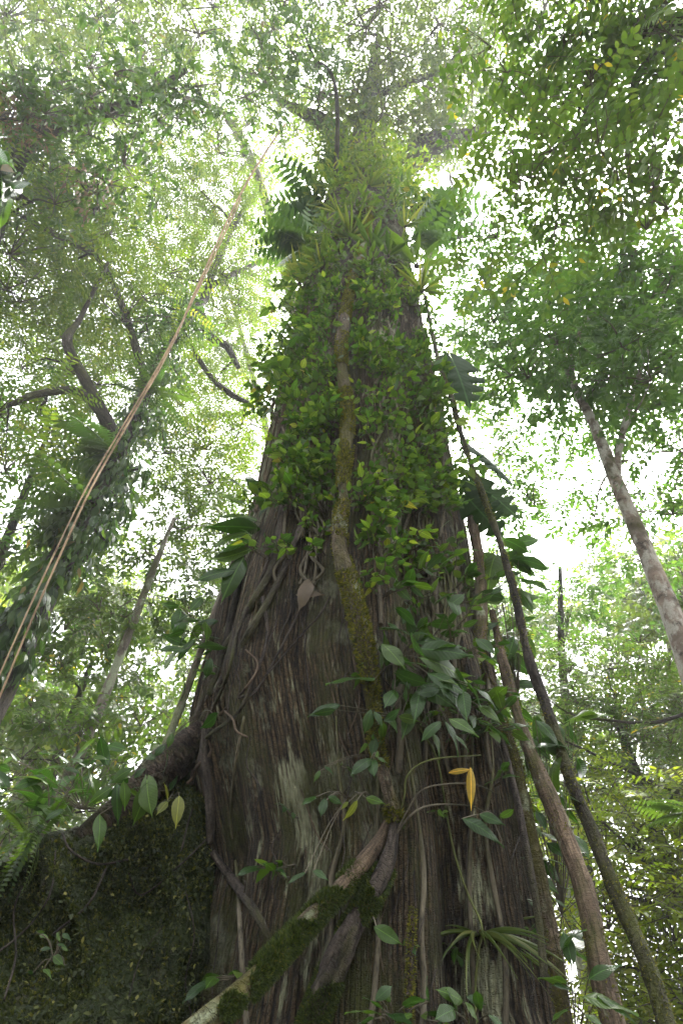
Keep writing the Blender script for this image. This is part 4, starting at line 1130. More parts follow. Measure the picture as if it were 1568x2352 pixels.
# ------------------------------------------------------------------ larger plants
CAMV = lambda p: unit(CAM - np.asarray(p))
def leafy(name, label, cat, base, leaves, mset, group=None, petiole=.0026, stem_mat='twig', sag=.03, face=.35, jitter=.35, seed=0, size=.85):
    """leaves: [(bx, by, tx, ty, Y, variant), ...] blade base and tip in the view with the blade's distance"""
    r = np.random.default_rng(seed)
    base = np.asarray(base, float)
    root = thing(name, label, cat, base, group)
    tw = []
    for (bx, by, tx_, ty_, Y, v) in leaves:
        a = at_y(bx, by, Y)
        b = at_y(tx_, ty_, Y - r.uniform(-.03, .10))
        d = (b - a) * size
        nn = face * CAMV(a) + (1 - face) * np.array([0, 0, 1.0]) + jitter * r.normal(size=3)
        me = mset[v % len(mset)] if isinstance(mset, list) else mset
        place_leaf(me, a, d + np.array([0, 0, .12 * np.linalg.norm(d)]), nn, float(np.linalg.norm(d)), root)
        mid = (base + a) / 2 + np.array([0, 0, sag])
        tw.append(tube_arrays(spline([base, mid, a], 8), [petiole] * 8, 5, caps=False))
    V, Q, T, lc = join(tw)
    st = link('stem', mesh_np('stem', V - base, [Q], M[stem_mat], {'tube': lc}), root)
    st['kind'] = 'stuff'
    return root
def rnd_leaves(n, x0, x1, y0, y1, Y, Lp, ang, seed, spread=.5):
    r = np.random.default_rng(seed); o = []
    for k in range(n):
        x, y = r.uniform(x0, x1), r.uniform(y0, y1)
        a = ang + r.normal(0, spread); l = Lp * r.uniform(.65, 1.25)
        o.append((x, y, x + math.cos(a) * l, y + math.sin(a) * l, r.uniform(*Y), int(r.integers(10))))
    return o
PI = math.pi
B = LM['big']
leafy('philodendron', 'large-leaved climber jutting out from the shaded trunk edge by the bright sky gap', 'climber', on_trunk(610, 1170, .05),
      [(568, 1128, 505, 1085, 3.9, 4), (585, 1125, 580, 1070, 3.9, 2), (545, 1150, 500, 1130, 3.9, 2), (570, 1160, 525, 1145, 3.8, 4), (590, 1195, 480, 1165, 3.8, 0), (600, 1215, 455, 1205, 3.8, 0),
       (585, 1240, 440, 1270, 3.7, 1), (575, 1260, 470, 1320, 3.7, 0), (600, 1180, 640, 1140, 3.7, 2), (605, 1150, 625, 1100, 3.8, 2), (620, 1205, 650, 1175, 3.6, 1), (560, 1280, 500, 1385, 3.7, 0),
       (540, 1310, 430, 1330, 3.7, 0), (610, 1235, 615, 1275, 3.5, 2), (565, 1225, 470, 1240, 3.8, 1)], B, seed=1, sag=.05)
leafy('philodendron', 'mid-sized climber leaves on the shaded edge above the root net', 'climber', on_trunk(505, 1480, .05),
      rnd_leaves(22, 400, 530, 1340, 1560, (3.7, 4.0), 60, PI * .9, 3, .6), B, seed=2)
leafy('heart_leaf_vine', 'few pale heart leaves on the bare roots by the buttress crest', 'vine', on_trunk(478, 1640, .05),
      [(470, 1555, 490, 1520, 3.55, 2), (482, 1520, 470, 1562, 3.5, 2), (495, 1645, 470, 1680, 3.4, 2), (375, 1715, 352, 1740, 3.7, 2), (395, 1690, 385, 1720, 3.7, 2), (352, 1740, 325, 1735, 3.7, 2)], B, seed=3, face=.8)
leafy('hanging_leaf_plant', 'two long light-green leaves hanging below the ringed root', 'plant', at_y(400, 1835, 3.7),
      [(385, 1840, 388, 1790, 3.6, 3), (412, 1828, 402, 1905, 3.6, 3), (385, 1842, 360, 1870, 3.65, 0), (360, 1860, 395, 1830, 3.7, 0)], LM['lime'], seed=4, face=.8)
leafy('broad_leaf_plant', 'broad glossy leaves drooping over the buttress crest beneath the ringed root', 'plant', at_y(330, 1830, 3.75),
      [(338, 1795, 335, 1880, 3.55, 2), (345, 1800, 300, 1910, 3.55, 1), (285, 1800, 290, 1870, 3.55, 4), (295, 1790, 250, 1850, 3.6, 1), (310, 1785, 340, 1760, 3.7, 4), (230, 1870, 228, 1960, 3.5, 0), (255, 1810, 200, 1850, 3.65, 1), (265, 1790, 305, 1760, 3.7, 2),
       (270, 1800, 262, 1890, 3.55, 3)], B, seed=5, face=.65)
leafy('broad_leaf_plant', 'dark arching leaves rising against the sparkling gap at the buttress end', 'plant', at_y(110, 1890, 3.8),
      [(105, 1785, 5, 1815, 3.7, 0), (110, 1800, 40, 1760, 3.7, 1), (120, 1870, 85, 1830, 3.7, 2), (125, 1880, 160, 1835, 3.7, 4), (145, 1860, 100, 1880, 3.6, 1), (200, 1760, 150, 1735, 3.8, 4), (205, 1765, 195, 1820, 3.7, 2), (160, 1820, 200, 1800, 3.7, 1),
       (60, 1880, 10, 1860, 3.7, 0), (90, 1850, 120, 1800, 3.8, 2), (215, 1740, 255, 1745, 3.8, 4), (150, 1760, 75, 1765, 3.8, 0)], B, seed=6)
leafy('crest_foliage', 'crowd of mixed leaves growing all along the buttress crest', 'plant', at_y(190, 1860, 3.9), rnd_leaves(48, 10, 400, 1720, 1890, (3.75, 4.2), 62, -PI * .7, 33, 1.0), B, seed=33, jitter=.5)
leafy('glossy_climber', 'cluster of long glossy leaves right of the mossy vine, catching the light', 'climber', on_trunk(910, 1530, .05),
      [(925, 1430, 945, 1385, 3.1, 4), (965, 1440, 985, 1425, 3.1, 2), (945, 1455, 990, 1450, 3.1, 2), (890, 1430, 935, 1455, 3.05, 1), (960, 1490, 1105, 1510, 3.0, 0), (950, 1475, 1095, 1475, 3.1, 0), (960, 1510, 1125, 1555, 3.0, 3), (930, 1540, 940, 1580, 3.0, 2),
       (935, 1560, 925, 1625, 3.0, 4), (905, 1585, 890, 1615, 3.0, 1), (980, 1545, 1090, 1600, 3.0, 0), (965, 1570, 1050, 1640, 3.0, 0), (870, 1490, 900, 1500, 3.1, 1), (860, 1560, 730, 1555, 3.05, 0), (880, 1520, 905, 1450, 3.1, 2), (985, 1580, 1040, 1570, 3.0, 1),
       (900, 1500, 965, 1540, 3.0, 4), (920, 1550, 985, 1590, 2.95, 2), (990, 1500, 1060, 1470, 3.0, 0), (1000, 1560, 1110, 1640, 3.0, 3)], B, seed=7, face=.45, jitter=.3)
leafy('glossy_climber', 'many mixed leaves filling the shade around the glossy cluster', 'climber', on_trunk(960, 1560, .03), rnd_leaves(46, 880, 1100, 1380, 1690, (2.95, 3.25), 62, PI * .15, 27, .9), B, seed=27, face=.35, jitter=.5)
leafy('glossy_climber', 'pale-edged leaves low on the bark under the glossy cluster', 'climber', on_trunk(1010, 1690, .05),
      [(1010, 1660, 960, 1700, 2.9, 1), (1030, 1650, 1105, 1690, 2.85, 0), (1020, 1655, 1080, 1725, 2.85, 3), (850, 1640, 840, 1690, 2.95, 2), (860, 1635, 885, 1670, 2.95, 1), (905, 1590, 885, 1620, 3, 2), (780, 1620, 690, 1645, 3.0, 0), (770, 1630, 720, 1650, 3.0, 3)], B, seed=8, face=.6, jitter=.25)
creeper('scattered dark climber leaves over the bark below the creeper, right of the vine', 120, 60, (870, 1120, 1270, 1720), .13, 9, out=(.03, .25), stems=7, lm='big')
creeper('few small leaves dotted over the brown bark around the lichen streak', 36, 30, (560, 1200, 1650, 2330), .10, 10, out=(.02, .12), stems=6, lm='big')
leafy('seedling', 'small sprig of five pale leaves in the middle of the lower trunk', 'plant', on_trunk(868, 1745, .05),
      [(850, 1745, 805, 1772, 2.95, 1), (855, 1748, 855, 1782, 2.95, 2), (868, 1742, 895, 1755, 2.95, 4), (862, 1738, 880, 1725, 2.95, 1), (735, 1770, 720, 1800, 3.0, 0), (745, 1760, 770, 1775, 3.0, 1)], B, seed=9, face=.6)
leafy('seedling', 'thin-stemmed sprig with drooping grey-green leaves beside the lichen patch', 'plant', on_trunk(800, 1840, .05),
      [(725, 1830, 690, 1845, 2.95, 0), (745, 1840, 735, 1875, 2.95, 2), (755, 1830, 785, 1850, 2.95, 1), (840, 1832, 885, 1852, 2.95, 0), (700, 2005, 650, 2030, 3.0, 0), (720, 2000, 760, 2020, 3.0, 1)], B, seed=10, face=.6)
leafy('lime_leaf_sprig', 'drooping lime-yellow leaf above the slanting root', 'plant', on_trunk(850, 1835, .05), [(820, 1838, 797, 1900, 2.9, 0), (800, 1842, 780, 1862, 2.95, 0)], LM['lime'], seed=11, face=.8)
# folded golden leaf on its long stalk
gs, _ = liana('golden_leaf_twig', 'arching stalk ending in a folded orange-yellow leaf', 'plant', [(880, 1960), (905, 1905), (918, 1850), (922, 1805), (960, 1780), (1030, 1775)], [3, 2.5, 2, 2, 2, 1.5], M['stem'], off=[.05, .08, .14, .2, .3], seed=12, sides=6)
a = on_trunk(1030, 1775, .3)
for (x0, y0, x1, y1) in ((1030, 1775, 1082, 1764), (1080, 1763, 1084, 1848)):
    p, q = at_y(x0, y0, a[1]), at_y(x1, y1, a[1] - .02)
    place_leaf(LM['gold'][0], p, q - p, CAMV(p) + np.array([.2, 0, .3]), float(np.linalg.norm(q - p)) * 1.06, gs)
sv, _ = liana('bare_twig_vine', 'branching bare twig reaching across the dark fold of the trunk', 'vine', [(870, 1990), (905, 1925), (950, 1875), (1000, 1868), (1060, 1885), (1095, 1935)], [4, 3, 2.5, 2, 1.5, 1], M['twig'], off=[.05, .08, .14, .2, .12], seed=13, sides=6)
liana('', '', '', [(905, 1925), (925, 1880), (960, 1830), (1040, 1822), (1090, 1850)], [2.5, 2, 2, 1.2], M['twig'], off=[.08, .1, .16, .2], parent=sv, part='twig', seed=14, sides=6)
liana('', '', '', [(1085, 1870), (1110, 1930), (1120, 1960)], [1.5, 1.5, 1], M['twig'], off=.12, parent=sv, part='twig', seed=15, sides=5)
# bottom edge seedlings
leafy('undergrowth_plant', 'clump of broad seedling leaves at the bottom of the trunk', 'plant', on_trunk(900, 2390, .1),
      [(875, 2330, 780, 2310, 2.6, 0), (880, 2320, 830, 2275, 2.6, 0), (895, 2300, 870, 2262, 2.65, 1), (930, 2310, 990, 2290, 2.6, 4), (945, 2330, 900, 2345, 2.55, 1), (900, 2330, 960, 2350, 2.55, 2), (860, 2340, 800, 2350, 2.55, 0), (985, 2300, 960, 2240, 2.6, 1), (870, 2290, 910, 2260, 2.6, 2)], B, seed=16)
leafy('undergrowth_plant', 'clump of upright leaves by the foot of the dangling green vine', 'plant', on_trunk(1060, 2400, .1),
      [(1060, 2300, 1010, 2270, 2.6, 1), (1070, 2290, 1125, 2310, 2.6, 0), (1075, 2310, 1110, 2352, 2.55, 2), (1040, 2320, 1000, 2350, 2.55, 4), (1100, 2310, 1090, 2260, 2.6, 2), (1120, 2330, 1180, 2370, 2.5, 3), (1050, 2330, 1035, 2260, 2.6, 0)], B, seed=17)
leafy('undergrowth_plant', 'long arching leaves low between the trunk and the tan liana', 'plant', at_y(1330, 2450, 3.6),
      [(1330, 2290, 1490, 2320, 3.2, 0), (1320, 2280, 1270, 2240, 3.3, 1), (1350, 2250, 1440, 2200, 3.3, 0), (1300, 2260, 1220, 2230, 3.3, 0), (1340, 2330, 1400, 2352, 3.1, 3), (1310, 2200, 1290, 2120, 3.4, 2), (1290, 2180, 1330, 2110, 3.4, 1), (1370, 2290, 1520, 2350, 3.2, 3), (1300, 2320, 1260, 2350, 3.1, 4)], B, seed=18)
leafy('side_foliage', 'dense leaves growing in the slot between the trunk edge and the tan liana', 'plant', at_y(1290, 2100, 3.9), rnd_leaves(46, 1190, 1330, 1640, 2180, (3.65, 4.1), 85, PI * .25, 21, .7), B, seed=19, sag=.0, jitter=.3)
leafy('side_foliage', 'leaves crowding between the broken liana and the dark liana', 'plant', at_y(1190, 1600, 4.1), rnd_leaves(44, 1105, 1200, 1230, 1640, (3.9, 4.3), 75, PI * .1, 22, .8), B, seed=20, sag=.0, jitter=.3)
leafy('lone_leaf_sprig', 'single pale leaf on the sunlit side of the bark', 'plant', on_trunk(1140, 1890, .03), [(1153, 1875, 1185, 1868, 3.0, 2), (1100, 1870, 1165, 1900, 3.0, 0), (1060, 1880, 1170, 1930, 3.0, 3)], B, seed=23, face=.6)
leafy('lone_leaf_sprig', 'single torn green leaf low in the dark fold', 'plant', on_trunk(850, 2130, .1), [(865, 2132, 930, 2182, 2.75, 4)], B, seed=24, face=.8)
r9 = np.random.default_rng(9)
leafy('buttress_sprig', 'small leafy sprigs growing on the mossy face of the buttress', 'plant', at_y(125, 2210, 3.45), rnd_leaves(12, 70, 150, 2140, 2240, (3.38, 3.46), 26, PI * .3, 25, 1.2), B, seed=25, face=.7)

rb = np.random.default_rng(4)
for i, p in enumerate([[(135, 1960), (125, 2050), (85, 2120), (20, 2180), (-20, 2200)], [(300, 2010), (330, 2060), (420, 1990), (480, 1930)], [(150, 1920), (170, 1960), (230, 1990), (300, 1980)], [(380, 2130), (330, 2200), (300, 2300)],
                       [(60, 2040), (40, 2100), (45, 2200), (20, 2300)], [(470, 1800), (440, 1880), (420, 1960)], [(250, 2000), (210, 2080), (130, 2150)], [(430, 2050), (450, 2150), (430, 2260), (450, 2360)]]):
    q = []
    for x, y in p:
        t_ = np.linspace(2.2, 5, 400)
        P_ = CAM + ray(x, y) * t_[:, None]
        k = np.argmax(P_[:, 1] > butt_front(P_[:, 0], P_[:, 2]))
        q.append(P_[k] - np.array([0, .05, 0]))
    bn = thing('buttress_root', 'thin root straggling over the dark mossy buttress', 'root', q[-1], 'roots on the buttress')
    tube('strand', q, [px_r(q[0], 1.2 + rb.random() * 1.2)] * len(q), M['root'], bn, sides=6, rough=.2, n=30, seed=i)
def butt_pt(x, y):
    t_ = np.linspace(2.2, 5, 400)
    P_ = CAM + ray(x, y) * t_[:, None]
    k = np.argmax(P_[:, 1] > butt_front(P_[:, 0], P_[:, 2]))
    return P_[k] - np.array([0, .03, 0])
for j, (lab, spots) in enumerate((('tiny-leaved moss fern patch high on the buttress face', [(500, 1990), (330, 2020), (420, 2010), (280, 1960), (200, 2010)]), ('tiny-leaved creeping patch low on the buttress face', [(160, 2180), (420, 2230), (250, 2250), (60, 2290), (330, 2130), (500, 2300), (120, 2330), (400, 2330)]))):
    cs = [butt_pt(*q) for q in spots]
    r_ = np.random.default_rng(50 + j)
    n = 1500
    k = r_.integers(0, len(cs), n)
    P_ = np.array(cs)[k] + r_.normal(size=(n, 3)) * np.array([.16, .0, .12])
    P_[:, 1] = butt_front(P_[:, 0], P_[:, 2]) - .05 * fbm(P_ * 4.0, 3, 41) - r_.uniform(.0, .05, n)
    D_ = r_.normal(size=(n, 3)) + np.array([0, -.8, -.2])
    V, Q, T, rr = scatter(cheap_leaf(.55, .2), P_, frames(D_, np.array([0, -.3, 1.0]) + .4 * r_.normal(size=(n, 3))), .024 * r_.uniform(.4, 1.6, n), r_.random(n) ** 1.6)
    o = link('moss_fern', mesh_np('moss_fern', V - cs[0], [Q, T], M['mossd'], {'rnd': rr}), None, cs[0])
    tag(o, lab, 'moss', kind='stuff')

# monstera
def monstera_mesh():
    V, Q, U = leaf_template(width=.34, droop=.12, fold=.05, nst=34, heart=.8, peak=.36)
    V = V.reshape(34, 5, 3)
    for k in range(34):
        notch = .42 if (k % 6) in (3, 4) and 5 < k < 31 else 1.0
        V[k, 0, 0] *= notch; V[k, 4, 0] *= notch; V[k, 1, 0] *= .6 + .4 * notch; V[k, 3, 0] *= .6 + .4 * notch
    return mesh_np('leaf', V.reshape(-1, 3), [Q], M['mon'], {'luv': U})
MON = monstera_mesh()
leafy('monstera', 'big dark lobed leaves silhouetted against the glare beside the trunk', 'climber', on_trunk(1030, 1050, .05),
      [(1040, 830, 1092, 945, 4.1, 0), (1095, 1035, 1205, 1130, 3.9, 0), (1090, 1110, 1215, 1205, 3.9, 0), (1080, 1150, 1160, 1250, 3.9, 0)], MON, seed=30, face=.8)

# ------------------------------------------------------------------ rosettes, ferns and masses high on the trunk
def rosette(name, label, cat, p, nrm, n, L, mset, seed, up=.8, group=None):
    r = np.random.default_rng(seed)
    root = thing(name, label, cat, p, group)
    nrm = np.asarray(nrm, float)
    side = unit(np.cross(nrm, [0, 0, 1])); 
    for k in range(n):
        a = 2 * PI * k / n + r.normal(0, .25)
        d = math.cos(a) * side + math.sin(a) * .8 * nrm + np.array([0, 0, up * r.uniform(.4, 1.6)]) + nrm * .55
        place_leaf(mset[r.integers(len(mset))], p, d, np.array([0, 0, 1.0]) - .3 * nrm + .3 * r.normal(size=3), float(L * r.uniform(.7, 1.2)), root)
    c = link('root_clump', mesh_np('root_clump', *(lambda t: (t[0] - np.array(p), [t[1], t[2]], M['soil'], {'tube': t[3]}))(tube_arrays(np.stack([p + nrm * .05 * L, p + [0, 0, -.06 * L], p - [0, 0, .16 * L]]), [.04 * L, .07 * L, .01], 8, .3, 20))), root)
    return root
for i, (x, y, n, L, s, lab, nm) in enumerate([
    (745, 622, 20, .5, 'strap', 'spiky strap-leaved rosette on the shaded side of the upper trunk', 'bromeliad'),
    (806, 560, 20, .5, 'strap', 'pale yellow-green strap rosette in the middle of the upper trunk', 'bromeliad'),
    (968, 668, 18, .5, 'strap', 'small spiky rosette jutting from the sunny trunk edge', 'bromeliad'),
    (700, 655, 16, .6, 'strap', 'ragged rosette on the far shaded edge of the upper trunk', 'bromeliad'),
    (850, 580, 12, .45, 'nest', 'broad-fronded nest fern, its leaves fanned upward on the upper trunk', 'nest_fern'),
    (885, 600, 9, .42, 'nest', 'second nest fern close under the first', 'nest_fern'),
    (955, 610, 6, .75, 'nest', 'dark paddle leaves pointing off the sunny edge of the upper trunk', 'nest_fern'),
    (930, 520, 12, .45, 'strap', 'yellowed strap rosette right under the trunk fork', 'bromeliad'),
    (780, 500, 12, .45, 'strap', 'strap rosette tucked under the arching roots at the fork', 'bromeliad'),
    (845, 440, 14, .55, 'strap', 'high yellow-green rosette above the fork', 'bromeliad')]):
    h = trunk_hit(x, y)
    p, nn = (h[0] + h[1] * .1, h[1]) if h is not None else (at_y(x, y, YA - .9), np.array([.5 if x > 830 else -.5, -.8, 0]))
    rosette(nm, lab, 'epiphyte', p, nn, n, L, LM[s], 40 + i, group='epiphytes on the upper trunk')
h = trunk_hit(1085, 2150)
rosette('grass_tuft', 'thin grassy tuft with drooping blades low on the bark', 'plant', h[0] + h[1] * .05, h[1], 34, .36, LM['grass'], 60, up=.25)

# pinnate fronds
def frond_mesh(n=16, w=.2, lw=.34, mat='fern', droop=.3):
    t = np.linspace(.06, 1, n)
    P, D, S = [], [], []
    for k, x in enumerate(t):
        for s in (-1, 1):
            P.append((0, x, -droop * x * x)); D.append((s, .35, -.1)); S.append(w * (math.sin(PI * (.12 + .86 * x) ** .8) * .9 + .1))
    P, D, S = np.array(P), np.array(D), np.array(S)
    V, Q, T, _ = scatter(cheap_leaf(lw, .2), P, frames(D, np.tile([0, 0, 1.0], (len(P), 1))), S, np.zeros(len(P)))
    rt = tube_arrays(np.stack([np.zeros(8), np.linspace(0, 1, 8), -droop * np.linspace(0, 1, 8) ** 2], -1), np.linspace(.009, .002, 8), 4, caps=False)
    return mesh_np('frond', np.vstack([V, rt[0]]), [np.vstack([Q, rt[1] + len(V)]), T], M[mat], None)
FR = [frond_mesh(16, .2, .3, droop=.3), frond_mesh(14, .24, .28, droop=.15), frond_mesh(18, .17, .34, droop=.5)]
def fern(name, label, p, d0, n, L, seed, spread=.7, mset=None, group=None):
    r = np.random.default_rng(seed)
    root = thing(name, label, 'fern', p, group)
    for k in range(n):
        d = np.asarray(d0) + spread * r.normal(size=3)
        place_leaf((mset or FR)[r.integers(3)], np.asarray(p) + .06 * r.normal(size=3), d, np.array([0, 0, 1.0]) + .35 * r.normal(size=3), float(L * r.uniform(.7, 1.2)), root, 'frond')
    return root
FRD = [frond_mesh(11, .26, .36, 'dkfern', .2), frond_mesh(10, .28, .38, 'dkfern', .1), frond_mesh(12, .24, .34, 'dkfern', .35)]
fern('dark_fern', 'dark leathery fronds bulging from the shaded side of the trunk fork', on_trunk(752, 470, .1), (-1, -.2, .1), 11, 1.5, 1, .75, FRD)
fern('dark_fern', 'dark leathery fronds lower on the shaded edge, over the branch of the leaning tree', on_trunk(722, 570, .1), (-1, -.3, -.2), 12, 1.2, 2, .75, FRD)
fern('dark_fern', 'broad dark fronds standing up beside the fork', on_trunk(770, 420, .1), (-.4, -.4, 1), 8, 1.2, 3, .6, FRD)
fern('pinnate_sprig', 'pinnate sprig of oval leaves over the white sky beside the fork', at_y(945, 480, 4.3), (1, -.1, -.1), 8, 1.9, 4, .45, FRD)
fern('leaf_spray', 'short leafy spray on the sunny side of the trunk below the oval sprig', on_trunk(935, 560, .1), (1, -.2, 0), 8, 1.1, 5, .5, FRD)
fern('tree_fern', 'spreading fern on the leaning trunk at the fork', at_h(268, 1040, 6.75), (-.9, -.4, .1), 14, 1.25, 6, .5)
fern('tree_fern', 'fern fronds hanging under the middle of the leaning trunk', at_h(200, 1170, 6.7), (-.8, -.3, -.3), 14, 1.2, 7, .5)
fern('tree_fern', 'fern on the upper side of the leaning trunk by the hanging roots', at_h(345, 900, 6.8), (.6, -.4, .0), 12, 1.0, 8, .6)
fern('crest_fern', 'small drooping fern on the buttress end', at_y(75, 1900, 3.85), (-.2, -.5, -.6), 9, .42, 9, .5)
fern('low_palm_fern', 'fan of narrow leaflets poking in at the far edge low down', at_h(1590, 1880, 6.5), (-1, 0, .1), 5, .5, 10, .4)

# leaf masses
def mass(name, label, cat, pts, n, L, mat, seed, w=.4, sig=.25, droop=.3, hang=False, singles=0, lm=None, group=None):
    """pts: (x, y, z, radius) centres of an epiphyte mass"""
    r = np.random.default_rng(seed)
    pts = np.asarray(pts, float)
    k = r.choice(len(pts), n, p=pts[:, 3] ** 2 / (pts[:, 3] ** 2).sum())
    u = unit(r.normal(size=(n, 3))) * r.random((n, 1)) ** .4
    P = pts[k, :3] + u * pts[k, 3:4]
    D = u + .5 * r.normal(size=(n, 3)) + np.array([0, 0, -droop])
    if hang:
        D = D * .45 + np.array([0, 0, -1.0])
    Nn = np.array([0, 0, 1.0]) + .5 * r.normal(size=(n, 3)) + u * .4
    S = L * r.uniform(.6, 1.3, n)
    root = thing(name, label, cat, pts[0, :3], group)
    o0 = pts[0, :3]
    if singles:
        x, y, dep = to_px(P)
        sc = np.where((x > 0) & (x < 1568) & (y > 0) & (y < 2352), S / np.maximum(dep, .1), 0)
        b = np.argsort(-sc)[:singles]
        for q in b:
            place_leaf(lm[r.integers(len(lm))], P[q], D[q], Nn[q], float(S[q]), root)
        m = np.ones(n, bool); m[b] = False
        P, D, Nn, S = P[m], D[m], Nn[m], S[m]
    V, Q, T, rr = scatter(cheap_leaf(w, .25), P, frames(D, Nn), S, np.clip(r.normal(.5, .25, len(P)), 0, 1))
    f = link('foliage', mesh_np('foliage', V - o0, [Q, T], M[mat], {'rnd': rr}), root)
    f['kind'] = 'stuff'
    parts = []
    for p in pts[:14]:
        c = p[:3]
        for q in range(3):
            e = c + r.normal(size=3) * p[3] * .55
            parts.append(tube_arrays(spline([c, (c + e) / 2 + r.normal(size=3) * .05, e], 8), np.linspace(.02, .006, 8), 5, caps=False))
    V, Q, T, lc = join(parts)
    st = link('stem', mesh_np('stem', V - o0, [Q], M['soil'], {'tube': lc}), root)
    st['kind'] = 'stuff'
    return root
def along(pix, h, R):
    return [(*at_h(x, y, h), r_) for (x, y), r_ in zip(pix, R)]
mass('epiphyte_mass', 'dark leafy epiphytes clothing the lower half of the leaning trunk', 'epiphyte', along([(10, 1520), (60, 1400), (110, 1320), (150, 1230), (195, 1150), (240, 1080), (40, 1450), (170, 1290)], 6.85, [.3, .34, .3, .3, .32, .28, .35, .3]), 900, .24, 'lf_dark', 1, hang=True, singles=110, lm=B, w=.32)
mass('epiphyte_mass', 'dark leafy epiphytes clothing the leaning trunk around its fork', 'epiphyte', along([(280, 1010), (320, 940), (360, 860), (385, 810), (340, 980), (400, 850), (300, 1080), (230, 1230), (270, 1150)], 6.85, [.3, .32, .32, .3, .4, .42, .36, .34, .36]), 1100, .2, 'lf_deep', 2, hang=True, singles=90, lm=B, w=.32)
mass('epiphyte_mass', 'dark feathery growth along the upper leaning trunk', 'epiphyte', along([(410, 760), (440, 720), (420, 690), (380, 730), (340, 760), (470, 760)], 6.9, [.4, .35, .4, .45, .4, .4]), 1100, .16, 'lf_deep', 3, w=.3)
mass('fork_epiphytes', 'yellow-green epiphyte cushion smothering the fork of the giant tree', 'epiphyte', [(*at_y(x, y, 3.7), r_) for x, y, r_ in ((800, 440, .7), (860, 420, .7), (900, 440, .6), (830, 400, .8), (760, 450, .6), (880, 390, .8), (940, 470, .5), (790, 390, .8), (850, 370, .9), (930, 410, .8), (765, 370, .8))], 5200, .16, 'lf_yellow', 4, w=.32, singles=120, lm=LM['creep'])
mass('fork_epiphytes', 'hanging green growth on the high limbs above the fork', 'epiphyte', [(*at_z(x, y, z), r_) for x, y, z, r_ in ((760, 320, 24.5, 1.1), (830, 290, 25, 1.3), (900, 320, 24.5, 1.2), (960, 340, 24.5, 1.1), (1040, 320, 25, 1.0), (800, 240, 26, 1.2), (860, 200, 26.5, 1.2), (1000, 300, 25, 1.2))], 4200, .2, 'lf_far', 5, w=.35)
mass('trunk_tuft', 'ragged mossy growth with trailing stems across the upper trunk below the rosettes', 'epiphyte', [(*on_trunk(x, y, .12), r_) for x, y, r_ in ((740, 640, .3), (790, 620, .3), (850, 640, .3), (900, 610, .35), (940, 570, .3), (760, 560, .35), (820, 500, .4), (880, 500, .4), (920, 480, .4), (730, 590, .3))], 1700, .17, 'lf_mid', 6, w=.3)
mass('dead_tangle', 'brown tangle of dead leaves caught in the drooping tree', 'leaf tangle', [(*at_z(x, y, z), r_) for x, y, z, r_ in ((200, 440, 13, .5), (190, 400, 13.4, .4), (215, 480, 12.6, .35), (240, 420, 13, .35))], 140, .16, 'brownleaf', 7, hang=True, w=.3)
mass('dead_tangle', 'dark root ball with dead leaves at the photo edge in the drooping tree', 'root ball', [(*at_z(x, y, z), r_) for x, y, z, r_ in ((30, 270, 13.4, .4), (60, 285, 13.4, .4), (10, 250, 13.6, .4), (90, 300, 13.2, .3))], 450, .14, 'brownleaf', 8, w=.2)
mass('hanging_leaves', 'few large dark leaves hanging at the photo edge under the root ball', 'epiphyte', [(*at_z(x, y, 9.5), .22) for x, y in ((20, 430), (50, 450), (15, 400))], 26, .5, 'lf_dark', 9, hang=True, singles=16, lm=B)
dl = thing('dry_leaf', 'curled dry papery leaf caught on the bark left of the vine', 'leaf', on_trunk(705, 1370, .1))
DRY = leaf_mesh('blade', leaf_mat('papery leaf', [(0, (.075, .055, .038)), (1, (.11, .08, .055))], trans=.2, rough=.7, src='obj'), width=.2, droop=.3, fold=.45, nst=9, wave=.06)
for (x0, y0, x1, y1) in ((690, 1385, 735, 1358), (720, 1350, 690, 1382)):
    p = on_trunk(x0, y0, .1); q = at_y(x1, y1, p[1] - .05)
    place_leaf(DRY, p, q - p, CAMV(p) + np.array([0, 0, .5]), float(np.linalg.norm(q - p)) * 1.1, dl, 'blade')

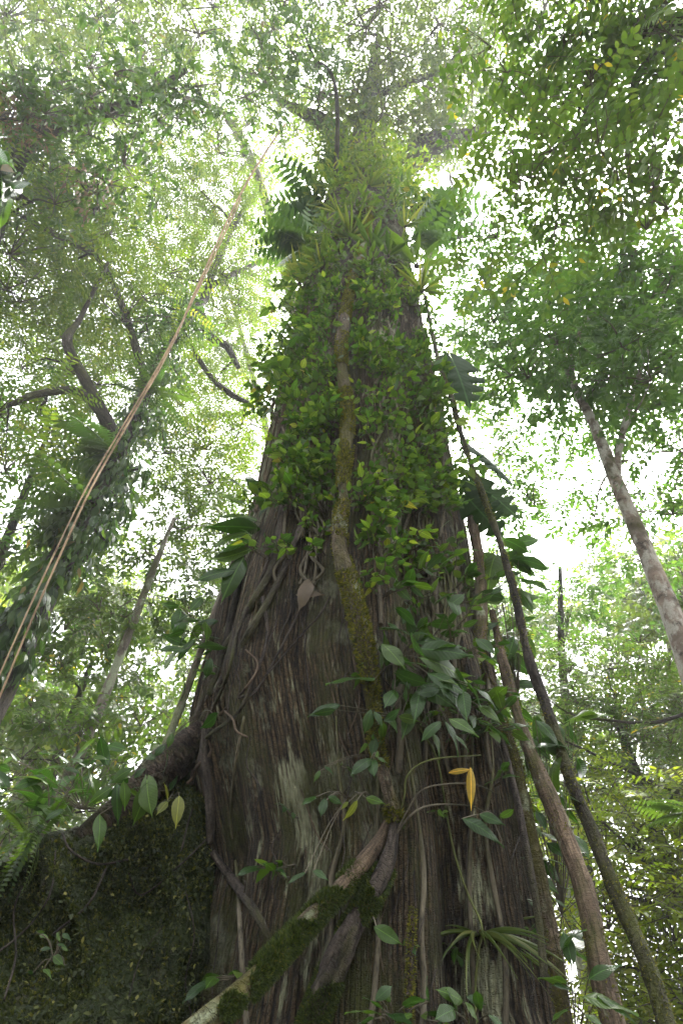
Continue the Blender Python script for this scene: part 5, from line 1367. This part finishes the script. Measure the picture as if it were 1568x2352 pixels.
for x, y, d, lab in ((1060, 355, 9.0, 'yellow leaf against the hazy limb above the pale gap'), (1385, 540, 8.6, 'bright yellow leaf at the lower tip of the overhanging branches'), 
                     (68, 1240, 7.5, 'orange-yellow leaf beside the leaning trunk'), (1215, 1750, 3.9, 'orange dead leaf lodged behind the tan liana')):
    p = on_trunk(x, y, .35) if d is None else at_d(x, y, d)
    L_ = px_r(p, 30)
    t = thing('yellowed_leaf', lab, 'leaf', p, 'yellowed leaves')
    for k in range(1):
        place_leaf(LM['lime'][0] if x > 1300 else LM['gold'][0], p, np.array([.3, -.2, -.8]), CAMV(p) + np.array([.2, 0, .2]), float(L_), t, 'blade')

def build_unseen_forest():  # unseen leaves behind the camera, added to cut light on the trunk front
    r = np.random.default_rng(91)
    n = 9500
    a = r.uniform(-math.pi * 1.12, math.pi * .12, n)
    rad = r.uniform(8, 15, n)
    P = np.stack([rad * np.cos(a), rad * np.sin(a) - 1.0, r.uniform(.2, 13, n)], -1)
    keep = fbm(P * .25, 2, 6) > -.25
    P = P[keep]; n = len(P)
    V, Q, T, rr = scatter(cheap_leaf(.5, .2), P, frames(r.normal(size=(n, 3)), np.array([0, 0, 1.0]) + .5 * r.normal(size=(n, 3))), r.uniform(.35, .75, n), r.random(n))
    o = link('forest', mesh_np('forest', V, [Q, T], M['lf_mid'], {'rnd': rr}, smooth=False))
    tag(o, 'dense green wood closing in around the clearing', 'forest', kind='stuff')
build_unseen_forest()

# ------------------------------------------------------------------ damp air
def build_haze():
    x0, x1, y0, y1, z0, z1 = -142.0, 142.0, -132.0, 152.0, -1.6, 37.0
    V = [(x, y, z) for z in (z0, z1) for y in (y0, y1) for x in (x0, x1)]
    me = bpy.data.meshes.new('haze')
    me.from_pydata(V, [], [(0, 2, 3, 1), (4, 5, 7, 6), (0, 1, 5, 4), (2, 6, 7, 3), (0, 4, 6, 2), (1, 3, 7, 5)])
    m, N, L = new_mat('damp air')
    out = N.new('ShaderNodeOutputMaterial')
    v = N.new('ShaderNodeVolumePrincipled')
    v.inputs['Color'].default_value = (.95, .97, .96, 1)
    v.inputs['Density'].default_value = HAZE
    v.inputs['Anisotropy'].default_value = 0.3
    L.new(v.outputs[0], out.inputs['Volume'])
    me.materials.append(m)
    o = link('haze', me)
    o['kind'] = 'stuff'
HAZE = 0.003
build_haze()
